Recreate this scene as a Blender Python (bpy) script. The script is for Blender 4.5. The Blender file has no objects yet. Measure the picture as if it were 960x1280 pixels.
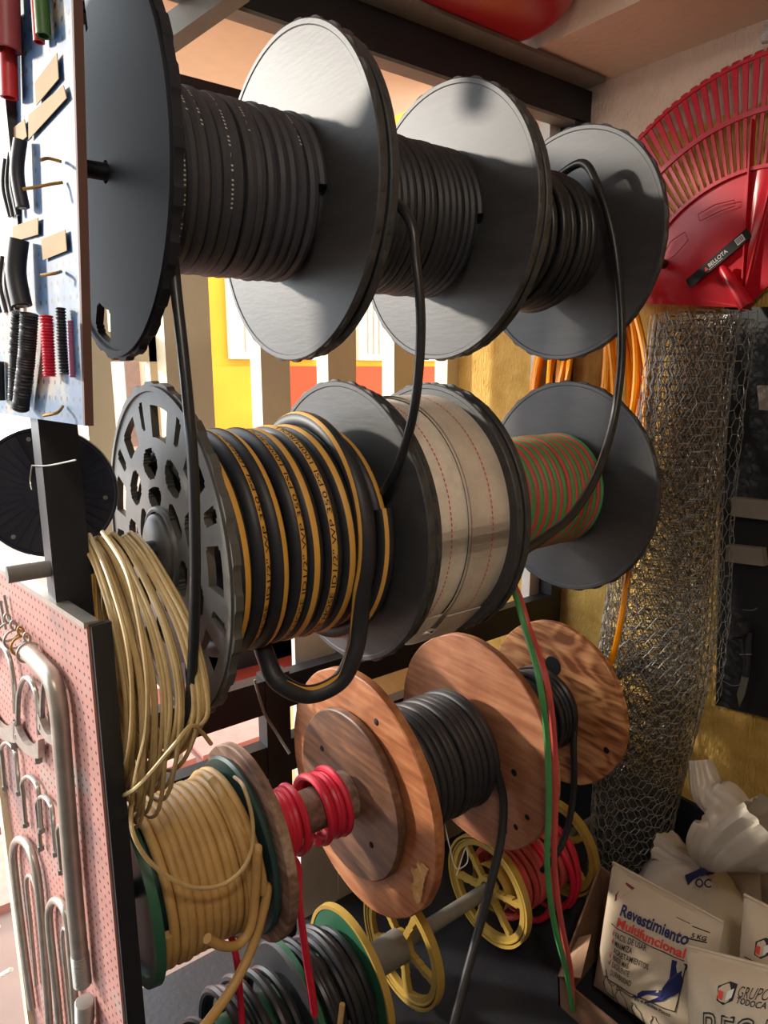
import bpy, bmesh, math, random
from math import sin, cos, pi, sqrt, atan2, floor as ifloor
from mathutils import Vector, Matrix
random.seed(7)
SC = bpy.context.scene
COL = SC.collection

# ------------------------------------------------------------------ camera
F, PITCH, YAW, H = 861.04, math.radians(11.683), math.radians(52.638), 1.75
RIGHT = Vector((sin(YAW), -cos(YAW), 0))
FWD = Vector((cos(YAW) * cos(PITCH), sin(YAW) * cos(PITCH), -sin(PITCH)))
UP = RIGHT.cross(FWD)
CAM = Vector((0, 0, H))
cd = bpy.data.cameras.new('camera')
cd.sensor_fit = 'VERTICAL'; cd.sensor_height = 36; cd.sensor_width = 27
cd.lens = 36 * F / 1280; cd.clip_start = 0.02
co = bpy.data.objects.new('camera', cd); COL.objects.link(co)
m = Matrix((RIGHT, UP, -FWD)).transposed().to_4x4(); m.translation = CAM
co.matrix_world = m
SC.camera = co

# ------------------------------------------------------------------ light
SC.view_settings.view_transform = 'Standard'; SC.view_settings.look = 'None'
SC.view_settings.gamma = 1; SC.view_settings.use_curve_mapping = False
SC.view_settings.exposure = 0.35
SC.cycles.max_bounces = 7; SC.cycles.diffuse_bounces = 5; SC.cycles.sample_clamp_indirect = 6
W = bpy.data.worlds.new('world'); SC.world = W; W.use_nodes = True
bg = W.node_tree.nodes['Background']
bg.inputs[0].default_value = (0.88, 0.95, 1.0, 1); bg.inputs[1].default_value = 3.8
SUN_DIR = Vector((-0.55, 0.70, 0.25)).normalized()
sl = bpy.data.lights.new('sun', 'SUN'); sl.energy = 3.6; sl.color = (1, 0.90, 0.77); sl.angle = math.radians(3.5)
so = bpy.data.objects.new('sun', sl); COL.objects.link(so)
so.rotation_euler = SUN_DIR.to_track_quat('Z', 'Y').to_euler(); so.location = SUN_DIR * 12

# ------------------------------------------------------------------ pixel to place
def ray(px, py): return FWD + RIGHT * ((px - 480) / F) + UP * ((640 - py) / F)
def aX(px, py, x): d = ray(px, py); return CAM + d * (x / d.x)
def aY(px, py, y): d = ray(px, py); return CAM + d * (y / d.y)
def aZ(px, py, z): d = ray(px, py); return CAM + d * ((z - H) / d.z)
def aP(px, py, p0, n): d = ray(px, py); return CAM + d * ((p0 - CAM).dot(n) / d.dot(n))

# ------------------------------------------------------------------ materials
def lin(c):
    return tuple((x / 255 / 12.92) if x / 255 <= 0.04045 else ((x / 255 + 0.055) / 1.055) ** 2.4 for x in c) + (1,)
MATS = {}
def mat(name, col, rough=0.5, metal=0.0, var=0.12, scale=14, bump=0.0, bscale=60, stretch=(1, 1, 1), col2=None, coat=0.0, trans=0.0, sheen=0.0, spec=None):
    if name in MATS: return MATS[name]
    M = bpy.data.materials.new(name); M.use_nodes = True; N = M.node_tree.nodes; L = M.node_tree.links
    b = N['Principled BSDF']; b.inputs['Roughness'].default_value = rough; b.inputs['Metallic'].default_value = metal
    if coat: b.inputs['Coat Weight'].default_value = coat
    if trans: b.inputs['Transmission Weight'].default_value = trans
    if sheen: b.inputs['Sheen Weight'].default_value = sheen
    if spec is not None: b.inputs['Specular IOR Level'].default_value = spec
    tc = N.new('ShaderNodeTexCoord'); mp = N.new('ShaderNodeMapping'); mp.inputs['Scale'].default_value = stretch
    L.new(tc.outputs['Object'], mp.inputs[0])
    nz = N.new('ShaderNodeTexNoise'); nz.inputs['Scale'].default_value = scale; nz.inputs['Detail'].default_value = 5
    nz.inputs['Roughness'].default_value = 0.6
    L.new(mp.outputs[0], nz.inputs['Vector'])
    r = N.new('ShaderNodeValToRGB'); c = lin(col)
    r.color_ramp.elements[0].position = 0.3; r.color_ramp.elements[1].position = 0.7
    if col2: r.color_ramp.elements[0].color = c; r.color_ramp.elements[1].color = lin(col2)
    else:
        r.color_ramp.elements[0].color = tuple(x * (1 - var) for x in c[:3]) + (1,)
        r.color_ramp.elements[1].color = tuple(min(1, x * (1 + var)) for x in c[:3]) + (1,)
    L.new(nz.outputs['Fac'], r.inputs[0]); L.new(r.outputs[0], b.inputs['Base Color'])
    if bump:
        n2 = N.new('ShaderNodeTexNoise'); n2.inputs['Scale'].default_value = bscale; n2.inputs['Detail'].default_value = 4
        L.new(mp.outputs[0], n2.inputs['Vector'])
        bp = N.new('ShaderNodeBump'); bp.inputs['Strength'].default_value = bump; bp.inputs['Distance'].default_value = 0.01
        L.new(n2.outputs['Fac'], bp.inputs['Height']); L.new(bp.outputs[0], b.inputs['Normal'])
    MATS[name] = M
    return M
def nodes(M): return M.node_tree.nodes, M.node_tree.links, M.node_tree.nodes['Principled BSDF']

def wood(name, c1, c2, c3, scale=9, rough=0.42, amp=0.07):
    M = mat(name, c1, rough); N, L, b = nodes(M)
    tc = N.new('ShaderNodeTexCoord'); mp = N.new('ShaderNodeMapping'); mp.inputs['Scale'].default_value = (1.0, 1.0, 2.6)
    mp.inputs['Rotation'].default_value = (0.5, 0.25, 0.1)
    L.new(tc.outputs['Object'], mp.inputs[0])
    big = N.new('ShaderNodeTexNoise'); big.inputs['Scale'].default_value = 3.0; big.inputs['Detail'].default_value = 2; big.inputs['Distortion'].default_value = 0.6
    L.new(mp.outputs[0], big.inputs['Vector'])
    mul = N.new('ShaderNodeMath'); mul.operation = 'MULTIPLY'; mul.inputs[1].default_value = scale * 4
    L.new(big.outputs['Fac'], mul.inputs[0])
    sn = N.new('ShaderNodeMath'); sn.operation = 'SINE'; L.new(mul.outputs[0], sn.inputs[0])
    fine = N.new('ShaderNodeTexNoise'); fine.inputs['Scale'].default_value = 60; fine.inputs['Detail'].default_value = 6
    mp2 = N.new('ShaderNodeMapping'); mp2.inputs['Scale'].default_value = (1, 0.12, 1.2); mp2.inputs['Rotation'].default_value = (0.6, 0, 0)
    L.new(tc.outputs['Object'], mp2.inputs[0]); L.new(mp2.outputs[0], fine.inputs['Vector'])
    a = N.new('ShaderNodeMath'); a.operation = 'MULTIPLY_ADD'; a.inputs[1].default_value = amp; L.new(sn.outputs[0], a.inputs[0]); L.new(fine.outputs['Fac'], a.inputs[2])
    bl = N.new('ShaderNodeTexNoise'); bl.inputs['Scale'].default_value = 7; bl.inputs['Detail'].default_value = 4; L.new(tc.outputs['Object'], bl.inputs['Vector'])
    a2 = N.new('ShaderNodeMath'); a2.operation = 'MULTIPLY_ADD'; a2.inputs[1].default_value = 0.9; a2.inputs[2].default_value = -0.45; L.new(bl.outputs['Fac'], a2.inputs[0])
    a3 = N.new('ShaderNodeMath'); a3.operation = 'ADD'; L.new(a.outputs[0], a3.inputs[0]); L.new(a2.outputs[0], a3.inputs[1])
    a = a3
    r = N.new('ShaderNodeValToRGB'); e = r.color_ramp.elements
    e[0].position = 0.25; e[0].color = lin(c2); e[1].position = 0.75; e[1].color = lin(c3)
    k = e.new(0.5); k.color = lin(c1)
    L.new(a.outputs[0], r.inputs[0]); L.new(r.outputs[0], b.inputs['Base Color'])
    bp = N.new('ShaderNodeBump'); bp.inputs['Strength'].default_value = 0.25; bp.inputs['Distance'].default_value = 0.004
    L.new(a.outputs[0], bp.inputs['Height']); L.new(bp.outputs[0], b.inputs['Normal'])
    return M

def peg(name, stops, spacing):
    """worn painted pegboard: patches of paint, dark punched holes on a grid (generated from local y / z)"""
    M = mat(name, (200, 200, 200), 0.55); N, L, b = nodes(M)
    tc = N.new('ShaderNodeTexCoord'); sep = N.new('ShaderNodeSeparateXYZ'); L.new(tc.outputs['Object'], sep.inputs[0])
    nz = N.new('ShaderNodeTexNoise'); nz.inputs['Scale'].default_value = 5.5; nz.inputs['Detail'].default_value = 6; nz.inputs['Roughness'].default_value = 0.62
    L.new(tc.outputs['Object'], nz.inputs['Vector'])
    r = N.new('ShaderNodeValToRGB'); e = r.color_ramp.elements
    e[0].position = stops[0][0]; e[0].color = lin(stops[0][1]); e[1].position = stops[-1][0]; e[1].color = lin(stops[-1][1])
    for p, c in stops[1:-1]:
        k = e.new(p); k.color = lin(c)
    L.new(nz.outputs['Fac'], r.inputs[0])
    ds = []
    for ax in (1, 2):
        mu = N.new('ShaderNodeMath'); mu.operation = 'DIVIDE'; mu.inputs[1].default_value = spacing; L.new(sep.outputs[ax], mu.inputs[0])
        fr = N.new('ShaderNodeMath'); fr.operation = 'FRACT'; L.new(mu.outputs[0], fr.inputs[0])
        sb = N.new('ShaderNodeMath'); sb.operation = 'SUBTRACT'; sb.inputs[1].default_value = 0.5; L.new(fr.outputs[0], sb.inputs[0])
        pw = N.new('ShaderNodeMath'); pw.operation = 'MULTIPLY'; L.new(sb.outputs[0], pw.inputs[0]); L.new(sb.outputs[0], pw.inputs[1])
        ds.append(pw)
    ad = N.new('ShaderNodeMath'); ad.operation = 'ADD'; L.new(ds[0].outputs[0], ad.inputs[0]); L.new(ds[1].outputs[0], ad.inputs[1])
    lt = N.new('ShaderNodeMath'); lt.operation = 'LESS_THAN'; lt.inputs[1].default_value = 0.024; L.new(ad.outputs[0], lt.inputs[0])
    mx = N.new('ShaderNodeMix'); mx.data_type = 'RGBA'; L.new(lt.outputs[0], mx.inputs[0]); L.new(r.outputs[0], mx.inputs[6]); mx.inputs[7].default_value = lin((40, 34, 34))
    L.new(mx.outputs[2], b.inputs['Base Color'])
    return M

M_rubber = mat('black_rubber', (40, 41, 46), 0.5, var=0.18, scale=30)
M_hazed = mat('hazed_black_rubber', (62, 62, 68), 0.6, var=0.15, scale=30)  # black rubber lightened: haze over the nearest hose put into the colour
M_rubber2 = mat('black_rubber_glossy', (34, 36, 40), 0.36, var=0.15, scale=30)
M_flange = mat('black_moulded_plastic', (60, 61, 63), 0.5, var=0.2, scale=9, bump=0.04, bscale=26, stretch=(1, 1, 5))
M_flange_shade = mat('shaded_black_plastic', (36, 37, 43), 0.6, var=0.18, scale=9, spec=0.25)  # darker copy of the flange plastic, shade on the nearest flange painted in
M_flange_old = mat('scuffed_grey_black_plastic', (80, 79, 75), 0.45, var=0.25, scale=9, bump=0.05, bscale=30)
M_steel = mat('black_painted_steel', (26, 28, 34), 0.5, var=0.2)
M_greysteel = mat('grey_painted_steel', (120, 116, 108), 0.5, var=0.15)
M_alu = mat('galvanised_metal', (170, 168, 160), 0.34, 0.75, var=0.15, scale=30)
M_pipe = mat('brushed_pipe_metal', (176, 170, 158), 0.38, 0.65, var=0.18, scale=24)
M_brass = mat('dull_brass', (170, 130, 60), 0.4, 0.6)
M_cream = mat('cream_window_paint', (222, 212, 180), 0.55, var=0.06, scale=6)
M_yellowhose = mat('ochre_rubber', (190, 152, 92), 0.5, var=0.16, scale=18)
M_beige = mat('beige_wire_sheath', (196, 170, 118), 0.45, var=0.15, scale=18)
M_pink = mat('crimson_rubber', (206, 36, 62), 0.4, var=0.12)
M_redh = mat('red_hose_rubber', (204, 84, 78), 0.5, var=0.12)
M_greenh = mat('green_hose_rubber', (80, 156, 92), 0.5, var=0.12)
M_white = mat('white_woven_canvas', (236, 228, 214), 0.85, var=0.08, scale=40, bump=0.25, bscale=400)
M_white2 = mat('darker_woven_canvas', (212, 200, 184), 0.85, var=0.14, scale=10, bump=0.25, bscale=400)  # same canvas in a darker, more uneven tone
M_stripe = mat('ochre_stripe_paint', (222, 168, 74), 0.5, var=0.08)
M_ink = mat('black_ink', (18, 18, 20), 0.6, var=0.02)
M_whiteink = mat('white_ink', (215, 215, 210), 0.6, var=0.02)
M_blueink = mat('navy_ink', (26, 34, 84), 0.6, var=0.02)
M_redink = mat('red_ink', (214, 62, 48), 0.6, var=0.02)
M_maroon = mat('maroon_ink', (120, 24, 52), 0.6, var=0.02)
M_red_dull = None
M_plastic_red = mat('red_moulded_plastic', (190, 22, 40), 0.32, var=0.07, scale=5)
M_red_gloss = mat('glossy_red_enamel', (168, 14, 34), 0.3, var=0.06, scale=4)
M_orange = mat('orange_glossy_pvc', (240, 150, 10), 0.25, var=0.08)
M_ygreel = mat('mustard_plastic', (178, 146, 66), 0.42, var=0.1)
M_green = mat('green_reel_plastic', (38, 90, 64), 0.42, var=0.12)
M_teal = mat('dark_teal_plastic', (40, 66, 62), 0.45, var=0.12)
M_wood1 = wood('orange_plywood', (172, 110, 72), (146, 88, 56), (194, 136, 94))
M_wood2 = wood('reddish_plywood', (160, 106, 76), (138, 86, 60), (180, 128, 94), scale=5)
M_wood3 = wood('coarse_grain_plywood', (182, 122, 78), (124, 72, 44), (214, 158, 108), scale=14, amp=.15)
M_wood4 = wood('weathered_plywood', (134, 104, 88), (98, 74, 62), (172, 146, 124), scale=6, rough=0.7)
M_wood5 = wood('stained_dark_plywood', (106, 76, 58), (82, 58, 46), (140, 98, 70), scale=4)
M_pale = mat('splintered_pale_wood', (206, 164, 104), 0.8, var=0.3, scale=30, bump=0.5)
M_paper = mat('tan_paper', (170, 146, 110), 0.8, var=0.08)
M_sack = mat('cream_sack_paper', (196, 178, 152), 0.7, var=0.08, scale=9, bump=0.25, bscale=18)
M_film = mat('milky_plastic_film', (204, 194, 178), 0.3, var=0.06, scale=8, bump=0.5, bscale=16, trans=0.25)
M_card = mat('brown_cardboard', (120, 88, 66), 0.8, var=0.2, bump=0.2)
M_wire = mat('galvanised_wire', (150, 148, 140), 0.42, 0.4, var=0.1)
M_black = mat('black_board', (24, 26, 30), 0.5, var=0.2)
M_dark = mat('dark_hole', (10, 10, 11), 0.8, var=0.1)
M_reel = mat('dark_blue_plastic', (38, 40, 52), 0.4, var=0.15, scale=9)
M_greenhose = mat('dark_green_rubber', (58, 100, 44), 0.5)
M_redtube = mat('red_sample_rubber', (196, 44, 44), 0.42, var=0.15)
M_purple = mat('mauve_rubber', (140, 84, 120), 0.5)
M_grip = mat('black_print_strip', (20, 20, 22), 0.35, var=0.05)

# ------------------------------------------------------------------ mesh builder
ORG = {}
def worldloc(o):
    v = Vector((0, 0, 0))
    while o is not None: v = v + o.location; o = o.parent
    return v
class MB:
    def __init__(s): s.v = []; s.f = []; s.flat = False
    def add(s, vs, fs):
        k = len(s.v); s.v += [Vector(p) for p in vs]; s.f += [tuple(i + k for i in f) for f in fs]; return s
    def box(s, c, size, R=None):
        c = Vector(c); h = Vector(size) / 2; vs = []
        for sx in (-1, 1):
            for sy in (-1, 1):
                for sz in (-1, 1):
                    p = Vector((sx * h.x, sy * h.y, sz * h.z))
                    vs.append(c + (R @ p if R else p))
        return s.add(vs, [(0, 1, 3, 2), (4, 6, 7, 5), (0, 4, 5, 1), (2, 3, 7, 6), (0, 2, 6, 4), (1, 5, 7, 3)])
    def bx(s, x0, x1, y0, y1, z0, z1): return s.box(((x0 + x1) / 2, (y0 + y1) / 2, (z0 + z1) / 2), (x1 - x0, y1 - y0, z1 - z0))
    def bar(s, p, q, w, h, up=(0, 0, 1)):
        p = Vector(p); q = Vector(q); d = (q - p); L = d.length; d.normalize()
        u = Vector(up); sd = d.cross(u)
        if sd.length < 1e-4: sd = d.cross(Vector((1, 0, 0)))
        sd.normalize(); u = sd.cross(d)
        R = Matrix((d, sd, u)).transposed()
        return s.box((p + q) / 2, (L, w, h), R)
    def lathe(s, prof, o, axis=(1, 0, 0), n=64, rfun=None, closed=False):
        """prof: (along, radius) pairs"""
        o = Vector(o); a = Vector(axis).normalized()
        u = Vector((0, 0, 1)) if abs(a.z) < 0.9 else Vector((1, 0, 0))
        b = a.cross(u).normalized(); u = b.cross(a)
        k = len(s.v)
        for (t, r) in prof:
            for j in range(n):
                th = 2 * pi * j / n; rr = r * (rfun(th) if rfun else 1)
                s.v.append(o + a * t + (b * cos(th) + u * sin(th)) * rr)
        m_ = len(prof)
        for i in range(m_ - (0 if closed else 1)):
            i2 = (i + 1) % m_
            for j in range(n):
                j2 = (j + 1) % n
                s.f.append((k + i * n + j, k + i * n + j2, k + i2 * n + j2, k + i2 * n + j))
        return s
    def tube(s, P, r, n=8, cap=True, closed=False, rad=None):
        P = [Vector(p) for p in P]; m_ = len(P); k = len(s.v)
        T = []
        for i in range(m_):
            a = P[(i - 1) % m_] if closed else P[max(0, i - 1)]; b = P[(i + 1) % m_] if closed else P[min(m_ - 1, i + 1)]
            d = b - a; T.append(d.normalized() if d.length > 1e-9 else Vector((0, 0, 1)))
        u = T[0].orthogonal().normalized()
        for i in range(m_):
            u = (u - T[i] * u.dot(T[i]));
            u = u.normalized() if u.length > 1e-6 else T[i].orthogonal().normalized()
            w = T[i].cross(u); rr = rad[i] if rad else r
            for j in range(n):
                th = 2 * pi * j / n; s.v.append(P[i] + (u * cos(th) + w * sin(th)) * rr)
        for i in range(m_ if closed else m_ - 1):
            i2 = (i + 1) % m_
            for j in range(n):
                j2 = (j + 1) % n; s.f.append((k + i * n + j, k + i * n + j2, k + i2 * n + j2, k + i2 * n + j))
        if cap and not closed:
            s.f.append(tuple(k + j for j in range(n))[::-1]); s.f.append(tuple(k + (m_ - 1) * n + j for j in range(n)))
        return s
    def cyl(s, p, q, r, n=20): return s.tube([p, q], r, n)
    def sheet(s, grid, thick=0.0, nrm=None):
        """grid[i][j] of points; thick gives a second layer along nrm"""
        a = len(grid); b = len(grid[0]); k = len(s.v)
        for row in grid: s.v += [Vector(p) for p in row]
        for i in range(a - 1):
            for j in range(b - 1): s.f.append((k + i * b + j, k + i * b + j + 1, k + (i + 1) * b + j + 1, k + (i + 1) * b + j))
        if thick:
            off = Vector(nrm) * thick; k2 = len(s.v)
            for row in grid: s.v += [Vector(p) + off for p in row]
            for i in range(a - 1):
                for j in range(b - 1): s.f.append((k2 + i * b + j, k2 + (i + 1) * b + j, k2 + (i + 1) * b + j + 1, k2 + i * b + j + 1))
            edge = [i * b for i in range(a)] + [(a - 1) * b + j for j in range(1, b)] + [i * b + b - 1 for i in range(a - 2, -1, -1)] + [j for j in range(b - 2, 0, -1)]
            for i in range(len(edge)):
                e, g = edge[i], edge[(i + 1) % len(edge)]
                s.f.append((k + e, k + g, k2 + g, k2 + e))
        return s
    def build(s, name, M, parent=None, smooth=True, ang=40, origin=None):
        me = bpy.data.meshes.new(name)
        if parent is not None: org = worldloc(parent)
        elif origin is not None: org = Vector(origin)
        else:
            xs = [p.x for p in s.v]; ys = [p.y for p in s.v]; zs = [p.z for p in s.v]
            org = Vector(((min(xs) + max(xs)) / 2, (min(ys) + max(ys)) / 2, min(zs)))
        me.from_pydata([p - org for p in s.v], [], s.f); me.update()
        bm_ = bmesh.new(); bm_.from_mesh(me); bmesh.ops.recalc_face_normals(bm_, faces=bm_.faces); bm_.to_mesh(me); bm_.free()
        if smooth:
            me.polygons.foreach_set('use_smooth', [True] * len(me.polygons))
            try: me.set_sharp_from_angle(angle=math.radians(ang))
            except Exception: pass
        me.materials.append(M)
        o = bpy.data.objects.new(name, me); COL.objects.link(o)
        if parent is None: o.location = org
        else: o.parent = parent
        return o
def tag(o, label=None, cat=None, group=None, kind=None):
    if label: o['label'] = label
    if cat: o['category'] = cat
    if group: o['group'] = group
    if kind: o['kind'] = kind
    return o
def thing(name, loc, label, cat, group=None):
    o = bpy.data.objects.new(name, None); COL.objects.link(o); o.location = Vector(loc); o.empty_display_size = 0.05
    return tag(o, label, cat, group)
def struct(name, mb, M, parent=None, **k):
    o = mb.build(name, M, parent, **k)
    if parent is None: o['kind'] = 'structure'
    return o
def smoothpath(P, n=10):
    P = [Vector(p) for p in P]; out = []
    for i in range(len(P) - 1):
        p0 = P[max(0, i - 1)]; p1 = P[i]; p2 = P[i + 1]; p3 = P[min(len(P) - 1, i + 2)]
        for k in range(n):
            t = k / n
            out.append(0.5 * ((2 * p1) + (p2 - p0) * t + (2 * p0 - 5 * p1 + 4 * p2 - p3) * t * t + (3 * p1 - p0 - 3 * p2 + p3) * t ** 3))
    out.append(P[-1]); return out

# text as flat geometry: list of verts (x, y) and faces
def text2d(s, font_h=1.0, bold=0.0, outline=False):
    cu = bpy.data.curves.new('txt', 'FONT'); cu.body = s; cu.size = 1.0; cu.resolution_u = 3
    cu.offset = bold
    if outline: cu.fill_mode = 'NONE'; cu.bevel_depth = 0.02; cu.bevel_resolution = 0
    ob = bpy.data.objects.new('txt', cu); COL.objects.link(ob)
    dg = bpy.context.evaluated_depsgraph_get(); me = bpy.data.meshes.new_from_object(ob.evaluated_get(dg))
    vs = [(v.co.x, v.co.y) for v in me.vertices]; fs = [tuple(p.vertices) for p in me.polygons]
    bpy.data.objects.remove(ob); bpy.data.curves.remove(cu); bpy.data.meshes.remove(me)
    return vs, fs
def place_text(parent, s, fn, x0, y0, w=None, h=None, M=None, name='print', bold=0.0, outline=False):
    """fn(u, v) maps text plane to the surface"""
    vs, fs = text2d(s, bold=bold, outline=outline)
    if not vs: return None
    a = min(v[0] for v in vs); b = max(v[0] for v in vs); c = min(v[1] for v in vs); d = max(v[1] for v in vs)
    kx = w / (b - a); ky = h / (d - c) if h else kx
    mb = MB(); mb.add([fn(x0 + (x - a) * kx, y0 + (y - c) * ky) for x, y in vs], fs)
    return mb.build(name, M or M_ink, parent, smooth=False)

# a plate with openings, on a fine polar grid, facing -X; solid(r, th) in units of R
def polar_plate(mb, X, yc, zc, R, thick, solid, nr=30, na=144, r0=0.06, rim=None):
    rs = [r0 + (1 - r0) * i / nr for i in range(nr + 1)]
    ok = [[solid((rs[i] + rs[i + 1]) / 2, 2 * pi * (j + 0.5) / na) for j in range(na)] for i in range(nr)]
    k = len(mb.v)
    for lay in (0, 1):
        for i in range(nr + 1):
            for j in range(na):
                th = 2 * pi * j / na; r = rs[i] * R * (rim(th) if rim and i == nr else 1)
                mb.v.append(Vector((X + lay * thick, yc + r * cos(th), zc + r * sin(th))))
    def id_(l, i, j): return k + l * (nr + 1) * na + i * na + j % na
    for i in range(nr):
        for j in range(na):
            if not ok[i][j]: continue
            mb.f.append((id_(0, i, j), id_(0, i + 1, j), id_(0, i + 1, j + 1), id_(0, i, j + 1)))
            mb.f.append((id_(1, i, j), id_(1, i, j + 1), id_(1, i + 1, j + 1), id_(1, i + 1, j)))
            if i == 0 or not ok[i - 1][j]: mb.f.append((id_(0, i, j), id_(0, i, j + 1), id_(1, i, j + 1), id_(1, i, j)))
            if i == nr - 1 or not ok[i + 1][j]: mb.f.append((id_(0, i + 1, j), id_(1, i + 1, j), id_(1, i + 1, j + 1), id_(0, i + 1, j + 1)))
            if not ok[i][j - 1]: mb.f.append((id_(0, i, j), id_(1, i, j), id_(1, i + 1, j), id_(0, i + 1, j)))
            if not ok[i][(j + 1) % na]: mb.f.append((id_(0, i, j + 1), id_(0, i + 1, j + 1), id_(1, i + 1, j + 1), id_(1, i, j + 1)))
    return mb

YR = 1.26; ZT = 2.071; ZS = 1.414; ZW = 0.73; ZB = 0.195
def helix(x0, x1, yc, zc, R, turns, th_end=pi, per=56, jr=0.0, jx=0.0, seed=0):
    """windings around an X axle; ends at angle th_end on the room side, running downwards"""
    rnd = random.Random(seed); ph = [rnd.uniform(0, 6.28) for _ in range(6)]
    n = int(turns * per); P = []
    for i in range(n + 1):
        t = i / n; th = th_end - 2 * pi * turns * (1 - t)
        a = t * turns
        dr = jr * (sin(a * 1.7 + ph[0]) + 0.6 * sin(a * 3.1 + ph[1]) + 0.5 * sin(th + ph[2]))
        dx = jx * (sin(a * 2.3 + ph[3]) + 0.7 * sin(th * 0.5 + ph[4]) + 0.7 * sin(th + ph[5]))
        P.append(Vector((x0 + (x1 - x0) * t + dx, yc + (R + dr) * cos(th), zc + (R + dr) * sin(th))))
    return P
# ==================================================================
# SETTING
# ==================================================================
M_floor = mat('dark_concrete', (34, 37, 44), 0.55, var=0.35, scale=5, bump=0.15)
M_ceil = mat('cream_plaster', (214, 192, 168), 0.85, var=0.05, scale=3, bump=0.25, bscale=40)
M_rough = mat('combed_plaster', (206, 186, 168), 0.9, var=0.06, scale=5, bump=0.9, bscale=30, stretch=(4, 1, 1))
M_shell = mat('interior_wall_paint', (166, 166, 168), 0.9, var=0.06)
def wallpaint():
    M = mat('two_tone_wall_paint', (200, 160, 90), 0.85, bump=0.8, bscale=34, stretch=(1, 4.5, 1.4)); N, L, b = nodes(M)
    tc = N.new('ShaderNodeTexCoord'); sep = N.new('ShaderNodeSeparateXYZ'); L.new(tc.outputs['Object'], sep.inputs[0])
    nz = N.new('ShaderNodeTexNoise'); nz.inputs['Scale'].default_value = 16; nz.inputs['Detail'].default_value = 5; L.new(tc.outputs['Object'], nz.inputs['Vector'])
    ma = N.new('ShaderNodeMath'); ma.operation = 'MULTIPLY_ADD'; ma.inputs[1].default_value = 0.05; L.new(nz.outputs[0], ma.inputs[0]); L.new(sep.outputs[2], ma.inputs[2])
    gt = N.new('ShaderNodeMath'); gt.operation = 'GREATER_THAN'; gt.inputs[1].default_value = 2.49; L.new(ma.outputs[0], gt.inputs[0])
    r1 = N.new('ShaderNodeValToRGB'); r1.color_ramp.elements[0].color = lin((196, 154, 72)); r1.color_ramp.elements[1].color = lin((222, 184, 100))
    r1.color_ramp.elements[0].position = .3; r1.color_ramp.elements[1].position = .7
    r2 = N.new('ShaderNodeValToRGB'); r2.color_ramp.elements[0].color = lin((206, 180, 158)); r2.color_ramp.elements[1].color = lin((224, 204, 184))
    L.new(nz.outputs[0], r1.inputs[0]); L.new(nz.outputs[0], r2.inputs[0])
    mx = N.new('ShaderNodeMix'); mx.data_type = 'RGBA'; L.new(gt.outputs[0], mx.inputs[0]); L.new(r1.outputs[0], mx.inputs[6]); L.new(r2.outputs[0], mx.inputs[7])
    L.new(mx.outputs[2], b.inputs['Base Color']); return M
M_wall = wallpaint()
M_tan = mat('tan_plaster', (196, 158, 108), 0.85, var=0.08, bump=0.4, bscale=40)
M_sillred = mat('red_sill_enamel', (150, 58, 46), 0.35, var=0.15)
M_whitepanel = mat('white_sheet_metal', (206, 200, 190), 0.5, var=0.05)

struct('floor', MB().bx(-1.7, 2.1, -2.6, 1.75, -0.1, 0), M_floor, smooth=False)
struct('ceiling', MB().bx(-1.7, 2.2, -2.6, 1.9, 3.05, 3.15), M_rough, smooth=False)
struct('trim_1', MB().bx(1.74, 2.1, -2.6, 1.9, 2.68, 3.05), M_ceil, smooth=False)
struct('wall_right', MB().bx(2.1, 2.2, -2.6, 2.37, 0, 2.92), M_wall, smooth=False, origin=(2.15, 0, 0))
struct('baseboard_right', MB().bx(2.085, 2.1, -2.6, 1.75, 0, 0.315), mat('dark_blue_skirting_paint', (30, 34, 44), 0.5), smooth=False)
struct('wall_back', MB().bx(-1.7, 2.2, -2.7, -2.6, 0, 3.05), M_shell, smooth=False)
struct('wall_left', MB().bx(-1.3, -1.2, -2.7, 1.3, 0, 3.05), M_shell, smooth=False)
# front side: porch soffit beyond the window, low wall under the sill
YW = 2.25
def wx(px): return aY(px, 480, YW).x
struct('trim_2', MB().bx(0.7, 2.2, 1.9, 3.5, 2.92, 3.05), mat('porch_soffit_paint', (200, 182, 150), .85, var=.05), smooth=False)
struct('wall_front', MB().bx(wx(365), 2.2, YW, YW + .12, 0, 0.62), M_tan, smooth=False)
struct('trim_3', MB().bx(0.6, 2.1, YW - .16, YW, 0.62, 0.66), M_sillred, smooth=False)
xw0 = aY(368, 860, 1.7).x
for k in range(7):
    x = xw0 + .142 * k
    struct('trim_%d' % (4 + k), MB().bx(x, x + 0.138, 1.69, 1.71, 0, 1.0 if k < 2 else 0.60), M_whitepanel, smooth=False)
# window
w = bpy.data.objects.new('window_1', None); COL.objects.link(w); w.location = (1.3, YW, 0.66); w['kind'] = 'structure'
zh0, zh1 = aY(222, 142, YW).z, aY(222, 95, YW).z
MB().bx(0.62, 2.1, YW - .02, YW + .05, zh0, zh1).build('top_rail', M_steel, w, smooth=False)
for nm, a, b_ in (('post', 205, 262), ('bar', 322, 358), ('bar', 405, 440), ('bar', 487, 520), ('post', 553, 574)):
    MB().bx(wx(a), wx(b_), YW - .03, YW + .05, 0.66, zh0).build(nm, M_cream, w, smooth=False)
MB().bx(wx(205), 2.1, YW - .03, YW + .04, 0.66, 0.80).build('bottom_rail', M_steel, w, smooth=False)
w2 = bpy.data.objects.new('window_2', None); COL.objects.link(w2); w2.location = (0.6, YW + .1, 0); w2['kind'] = 'structure'
MB().bx(wx(112), wx(148), YW + .06, YW + .13, 0, zh0).build('stile', M_cream, w2, smooth=False)
MB().bx(wx(148), wx(210), YW + .07, YW + .12, aY(180, 452, YW + .07).z, aY(180, 416, YW + .07).z).build('crossbar', M_cream, w2, smooth=False)
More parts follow.
